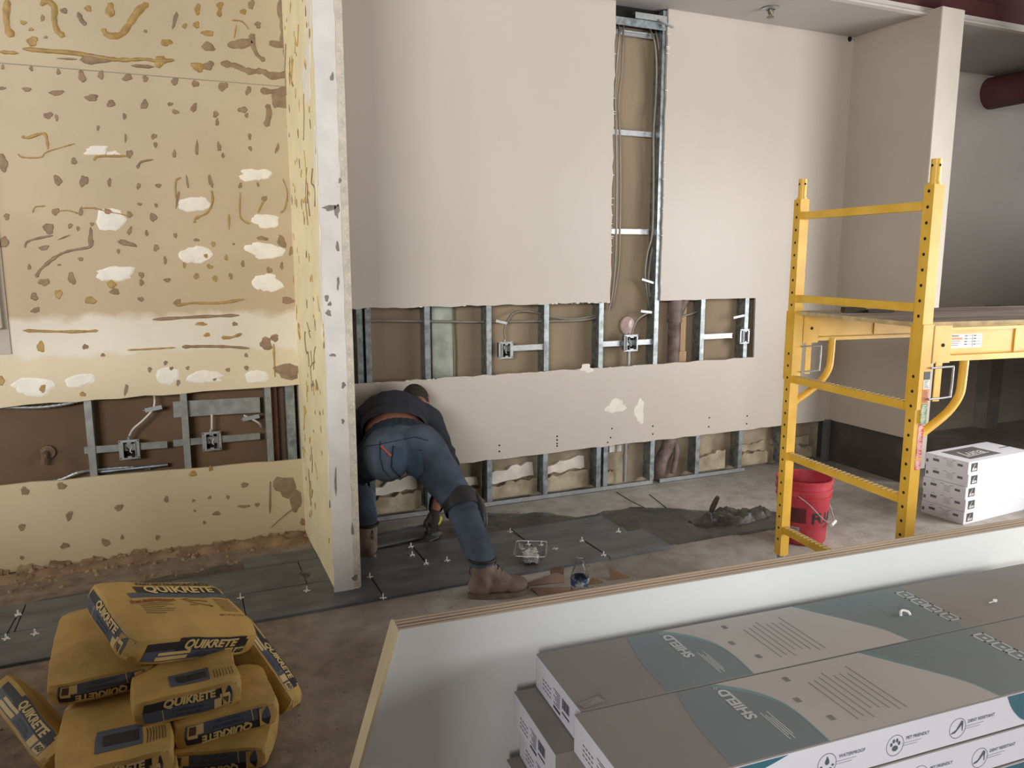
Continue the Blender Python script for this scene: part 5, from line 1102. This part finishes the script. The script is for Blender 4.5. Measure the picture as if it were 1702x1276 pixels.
# body
b = MB()
hup = (HED - NEC); hup = V((.10, .80, .25)).normalized(); hfr = V((.42, .28, -.86)); hR = axes_m(y=hfr, z=hup)       # columns: side, face, crown
ell(b, HED, (.073, .092, .108), hR); ell(b, HED + hR @ V((0, .035, -.06)), (.05, .05, .055), hR)
ell(b, HED + hR @ V((0, .098, -.012)), (.012, .018, .024), hR, 10)
for s_ in (-1, 1):
    ell(b, HED + hR @ V((s_*.074, -.006, -.012)), (.009, .018, .030), hR, 10); ell(b, HED + hR @ V((s_*.03, .082, .018)), (.014, .010, .009), hR, 10)
ell(b, HED + hR @ V((0, .085, -.055)), (.024, .012, .008), hR, 10)
limb(b, NEC - V((.03, .04, 0)), HED + hR @ V((0, -.02, -.06)), .058, .055)
tR = axes_m(y=(0, -.3, 1), z=tdir)
ell(b, CHE, (.165, .10, .17), tR); ell(b, WAI, (.158, .106, .16), tR); ell(b, PEL, (.168, .120, .13), tR)
limb(b, CHE + V((.10, .05, .0)), SHR, .07, .062); limb(b, CHE + V((-.10, .05, 0)), SHL, .07, .062); limb(b, CHE, NEC, .08, .06)
for sh, el_, wr, hd in ((SHR, ELR, WRR, HDR), (SHL, ELL_, WRL, HDL)): limb(b, sh, el_, .052, .040); limb(b, el_, wr, .040, .026)
for hp, kn, an in ((HPR, KNR, ANR), (HPL, KNL, ANL)): limb(b, hp, kn, .085, .055); limb(b, kn, an, .052, .036); limb(b, an, an + V((.0, .0, -.06)), .036, .034)
# hands: palm, four fingers, thumb
def hand(mbx, wr, hd, fwd, out, grip):
    fwd = V(fwd).normalized(); out = V(out); out = (out - fwd*out.dot(fwd)).normalized(); pn = fwd.cross(out)
    ell(mbx, wr.lerp(hd, .6), (.040, .016, .045), axes_m(y=pn, z=fwd), 12); limb(mbx, wr, hd, .024, .022, 3)
    for i, (off, ln) in enumerate(((.030, .070), (.010, .078), (-.010, .072), (-.029, .056))):
        p = hd + out*off + fwd*.018; q = p + (fwd*.75 + pn*.35*grip)*ln*.5; r_ = q + (fwd*.25 + pn*.8*grip)*ln*.35; s2 = r_ + (fwd*-.25 + pn*.6*grip)*ln*.25
        limb(mbx, p, q, .0095, .009, 2); limb(mbx, q, r_, .009, .008, 2); limb(mbx, r_, s2, .008, .007, 2)
    p = wr.lerp(hd, .45) + out*.028; q = p + (out*.7 + fwd*.6 + pn*.25*grip).normalized()*.036; r_ = q + (fwd*.8 + pn*.5*grip).normalized()*.030
    limb(mbx, p, q, .012, .0105, 2); limb(mbx, q, r_, .010, .008, 2)
hand(b, WRR, HDR, (.12, -.15, -1), (-.9, -.2, 0), 1); hand(b, WRL, HDL, (.2, 0, -1), (.9, 0, 0), .6)
b.v = [Lc(p) for p in b.v]
body = evalmesh(b, .0052, 4, 'body', M_skin); obj('body', body, None, worker)
# work gloves
for wr_, hd_, fw, ou, gp in ((WRR, HDR, (.12, -.15, -1), (-.9, -.2, 0), 1), (WRL, HDL, (.2, 0, -1), (.9, 0, 0), .6)):
    g = MB(); hand(g, wr_, hd_, fw, ou, gp); g.v = [Lc(p) for p in g.v]; obj('work_glove', evalmesh(g, .0042, 2, 'work_glove', mat('dark_work_glove', (52, 46, 42), .85, var=.25, scale=30, bump=.3), lambda c, n: c + n*.0022), None, worker)
# hair
h = MB(); ell(h, HED + hR @ V((0, -.014, .008)), (.0785, .088, .108), hR, 20); h.v = [Lc(p) for p in h.v]
hm = evalmesh(h, .006, 2, 'hair', mat('short_dark_hair', (52, 44, 36), .85, var=.3, scale=60, bump=.5, bscale=300), lambda c, n: c + n*N.noise(c*90)*.0015); obj('hair', hm, None, worker)
# jeans
def wr_disp(c, n):
    w = c + wo; d = 0
    for jt, ax, rad, amp in ((KNR, (ANR - HPR).normalized(), .16, .007), (HPR + V((.06, -.08, -.1)), (KNR - HPR).normalized(), .16, .005), (ANR + V((0, .02, .05)), (ANR - KNR).normalized(), .10, .008), (KNL, (ANL - KNL).normalized(), .14, .006)):
        q = w - jt; f = max(0, 1 - q.length/rad); d += amp*f*sin(q.dot(ax)*150 + 3.5*N.noise(w*9))
    return c + n*(d + .004*N.noise(w*11) + .002*N.noise(w*30))
j = MB()
for s_, x in ((1, 1.125), (-1, .945)): ell(j, V((x, 3.735, .600)), (.122, .118, .142))
ell(j, PEL + V((0, .02, .0)), (.190, .135, .15), tR); ell(j, PEL + tdir*.08, (.178, .124, .09), tR)
limb(j, HPR + V((.01, -.01, 0)), KNR, .122, .083); limb(j, KNR, ANR + V((0, .045, .075)), .080, .068); limb(j, ANR + V((0, .04, .08)), ANR + V((0, .012, .055)), .070, .069, 3)
limb(j, HPL, KNL, .118, .080); limb(j, KNL, ANL + V((0, .01, .06)), .078, .062)
j.v = [Lc(p) for p in j.v]
jm = evalmesh(j, .008, 5, 'jeans', M_jean, wr_disp); 
wpl = PEL + tdir*.085; cutmesh(jm, Lc(wpl), tdir)
jo = obj('jeans', jm, None, worker)
# sweatshirt
s = MB()
ell(s, CHE + V((0, 0, .012)), (.192, .128, .185), tR); ell(s, WAI + V((-.0, .0, .008)), (.178, .119, .16), tR); ell(s, PEL + tdir*.12 + V((0, 0, .004)), (.178, .121, .12), tR)
limb(s, CHE + V((.09, .04, .01)), SHR, .098, .080); limb(s, CHE + V((-.09, .04, .01)), SHL, .098, .080); limb(s, CHE + V((.01, .03, .0)), NEC - V((.01, .01, 0)), .10, .076)
limb(s, SHR, ELR, .080, .062); limb(s, ELR, WRR + V((.0, 0, .0)), .062, .046); limb(s, SHL, ELL_, .080, .062); limb(s, ELL_, WRL + V((0, 0, .03)), .060, .044)
s.v = [Lc(p) for p in s.v]
def sw_disp(c, n):
    w = c + wo; q = w - ELR; f = max(0, 1 - q.length/.22)
    return c + n*(.006*N.noise(V((w.x*9, w.y*5, w.z*9))) + .004*N.noise(w*22) + .006*f*sin(q.z*90 + 4*N.noise(w*10)))
smh = evalmesh(s, .0085, 5, 'sweatshirt', M_swe, sw_disp)
hem = PEL + tdir*.108; cutmesh(smh, Lc(hem), -(tdir + V((.0, .0, .02))).normalized()); so = obj('sweatshirt', smh, None, worker)
# waistband, yoke seam, pockets: laid on the jeans
from mathutils.bvhtree import BVHTree
bmj = bmesh.new(); bmj.from_mesh(jm); bv = BVHTree.FromBMesh(bmj); bmj.free()
camL = Lc(V((0, 0, H)))
def hit(px, py, off=.003):
    d = ray(px, py).normalized(); r = bv.ray_cast(camL, d)
    if r[0] is None: return None
    return r[0] - d*.0 + r[1]*off
def cloth_patch(name, poly_px, m, off=.004, th=.003):
    xs = [p[0] for p in poly_px]; ys = [p[1] for p in poly_px]; mb = MB(); idx = {}
    def inside(x, y):
        c = False; n = len(poly_px)
        for i in range(n):
            x1, y1 = poly_px[i]; x2, y2 = poly_px[(i+1) % n]
            if (y1 > y) != (y2 > y) and x < (x2-x1)*(y-y1)/(y2-y1) + x1: c = not c
        return c
    st = 1.6; nx = int((max(xs)-min(xs))/st) + 1; ny = int((max(ys)-min(ys))/st) + 1
    for jj in range(ny+1):
        for ii in range(nx+1):
            x, y = min(xs) + ii*st, min(ys) + jj*st
            if inside(x, y):
                p = hit(x, y, off)
                if p: idx[ii, jj] = len(mb.v); mb.v.append(p)
    for jj in range(ny):
        for ii in range(nx):
            q = [(ii, jj), (ii+1, jj), (ii+1, jj+1), (ii, jj+1)]
            if all(p in idx for p in q):
                a = [mb.v[idx[p]] for p in q]
                if max((a[k] - a[(k+1) % 4]).length for k in range(4)) < .05: mb.f.append(tuple(idx[p] for p in q)); mb.mi.append(0)
    return obj(name, mb, m, jo, True)
def seam(pts, r=.003, name='seam', m=M_jean_d):
    P = []
    for i in range(len(pts)-1):
        for k in range(6): P.append((pts[i][0] + (pts[i+1][0]-pts[i][0])*k/6, pts[i][1] + (pts[i+1][1]-pts[i][1])*k/6))
    Q = [q for q in (hit(x, y, .001) for x, y in P + [pts[-1]]) if q]
    segs = [Q[0]]
    for q in Q[1:]:
        if (q - segs[-1]).length < .06: segs.append(q)
    if len(segs) > 2: mb = MB(); mb.tube(segs, r, 6, 1); return obj(name, mb, m, jo, True)
cloth_patch('back_pocket', [(653, 741), (701, 748), (708, 782), (692, 800), (668, 796), (650, 776)], mat('pocket_denim', (40, 54, 70), .88, col2=(66, 82, 102), scale=7, bump=.3, bscale=220), .007)
seam([(653, 741), (650, 776), (668, 796), (692, 800), (708, 782), (701, 748)]); seam([(653, 741), (676, 748), (701, 748)])
seam([(632, 733), (632, 760), (637, 780), (648, 792)], .0035); seam([(605, 742), (632, 738), (690, 726), (712, 732)], .0025)
# gathered waistband: ring laid on the upper edge of the jeans
c0 = Lc(wpl); rows = []
for z, off in ((-.088, .001), (-.084, .005), (-.060, .007), (-.035, .0075), (-.010, .007), (-.004, .006), (.003, .002)):
    row = []
    for k in range(96):
        a = 2*pi*k/96; d = tR @ V((cos(a), sin(a), 0)); r = bv.ray_cast(c0 + tdir*min(z, -.004), d)
        p = r[0] if r[0] else c0 + d*.15
        row.append(p - d*0 + d*(off + (.0022*sin(k*pi/2 + .8) if 0 < off > .004 else 0)) + tdir*max(0, z + .004))
    rows.append(row)
mb = MB(); n = 96; mb.add([p for r in rows for p in r], [(i*n+k, i*n+(k+1) % n, (i+1)*n+(k+1) % n, (i+1)*n+k) for i in range(len(rows)-1) for k in range(n)]); obj('waistband', mb, M_jean_d, jo, True)
# knee pads
M_pad = mat('black_knee_pad', (36, 37, 40), .6, var=.2)
for kn, hp, an, fr in ((KNR, HPR, ANR, V((.88, .05, -.25))), (KNL, HPL, ANL, V((-.4, .8, -.1)))):
    ax = (an - kn).normalized(); fr = (fr - ax*fr.dot(ax)).normalized(); R_ = axes_m(y=fr, z=ax)
    k = MB(); limb(k, kn - ax*.03 , kn + ax*.035, .093, .089, 4); k.v = [Lc(p) for p in k.v]; km = evalmesh(k, .008, 2, 'knee_strap', M_pad, lambda c, n: c + n*.003*N.noise((c + wo)*25))
    cutmesh(km, Lc(kn + ax*.045), ax); cutmesh(km, Lc(kn - ax*.045), -ax); kp = obj('knee_pad', km, None, worker); tag(kp, 'black strap-on knee pad')
    k = MB(); ell(k, kn + fr*.072 + ax*.045, (.072, .036, .125), R_, 20); k.v = [Lc(p) for p in k.v]; obj('pad_cushion', evalmesh(k, .007, 2, 'pad_cushion', M_pad), None, kp)
    k = MB(); ell(k, kn + fr*.096 + ax*.05, (.058, .020, .105), R_, 20); k.v = [Lc(p) for p in k.v]; obj('pad_shell', evalmesh(k, .006, 2, 'pad_shell', mat('scuffed_grey_pad_shell', (92, 90, 86), .5, var=.3, scale=20)), None, kp)
# boots
M_boot = mat('dusty_brown_leather_boot', (112, 92, 82), .75, col2=(140, 124, 112), scale=10, bump=.3, bscale=60); M_sole = mat('worn_boot_sole', (120, 104, 92), .8, var=.2, scale=20)
for an, toe in ((ANR, V((.98, -.22, 0)).normalized()), (ANL, V((-.35, .93, 0)).normalized())):
    heel = V((an.x, an.y, 0)) - toe*.055; side = V((-toe.y, toe.x, 0))
    k = MB(); limb(k, an + V((0, 0, .055)), an + V((0, 0, -.03)), .056, .056, 4); R_ = axes_m(y=toe, z=(0, 0, 1))
    ell(k, heel + toe*.05 + V((0, 0, .06)), (.046, .065, .055), R_); ell(k, heel + toe*.13 + V((0, 0, .058)), (.048, .09, .045), R_); ell(k, heel + toe*.205 + V((0, 0, .052)), (.050, .070, .040), R_)
    limb(k, an + toe*.02, heel + toe*.16 + V((0, 0, .07)), .05, .036, 4)
    k.v = [Lc(p) for p in k.v]; bm_ = evalmesh(k, .006, 4, 'boot', M_boot, lambda c, n: c + n*.002*N.noise((c + wo)*30)); cutmesh(bm_, Lc(an + V((0, 0, .062))), V((0, 0, 1))); cutmesh(bm_, Lc(V((0, 0, .018))), V((0, 0, -1))); bo = obj('boot', bm_, None, worker)
    out = []
    for i in range(28):
        a = 2*pi*i/28; u = .124 + .142*cos(a); w_ = (.046 + .010*cos(a))*sin(a) ; out.append(heel + toe*u + side*w_)
    mb = MB(); vs = [Lc(p + V((0, 0, .001))) for p in out] + [Lc(p + V((0, 0, .026))) for p in out]; n = 28
    mb.add(vs, [tuple(range(n))[::-1], tuple(range(n, 2*n))] + [(i, (i+1) % n, n+(i+1) % n, n+i) for i in range(n)]); obj('sole', mb, M_sole, bo)
    mb = MB()
    for q in range(5):
        f = q/4; c = an + toe*(.056 + .06*f) + V((0, 0, .035 - .085*f)); mb.tube([Lc(c + side*.026 - toe*.004), Lc(c + toe*.008 + V((0, 0, .006))), Lc(c - side*.026 - toe*.004)], .0028, 6)
    o = obj('lace', mb, M_black, bo); o['kind'] = 'stuff'
    mb = MB(); c = heel + V((0, 0, .11)); mb.tube([Lc(c + toe*.0), Lc(c - toe*.010 + V((0, 0, .02))), Lc(c + V((0, 0, .05)))], .004, 6); obj('heel_loop', mb, M_boot, bo)
    mb = MB(); ringp = [Lc(an + V((.060*cos(2*pi*i/24), .060*sin(2*pi*i/24), .060))) for i in range(25)]; mb.tube(ringp, .008, 8, 1); obj('boot_collar', mb, M_black, bo, True)
# pencil in the back pocket
a = hit(634, 741, .008) + wo; b2 = hit(650, 757, .008) + wo; mb = MB(); mb.bar(a, b2, .008, .006); single('pencil', mb, mat('orange_red_pencil', (204, 92, 70), .5), 'orange-red carpenter pencil sticking out of the back pocket of the jeans', 'pencil')
# trowel in his right hand
hx = HDR + V((.01, -.02, -.035)); mx = M.Translation(V((1.30, 4.06, .028))) @ M.Rotation(radians(150), 4, 'Z')
trowel('trowel', 'small trowel with yellow handle end held by the bending worker', mx, m_h=mat('yellow_handle', (206, 196, 60), .4))
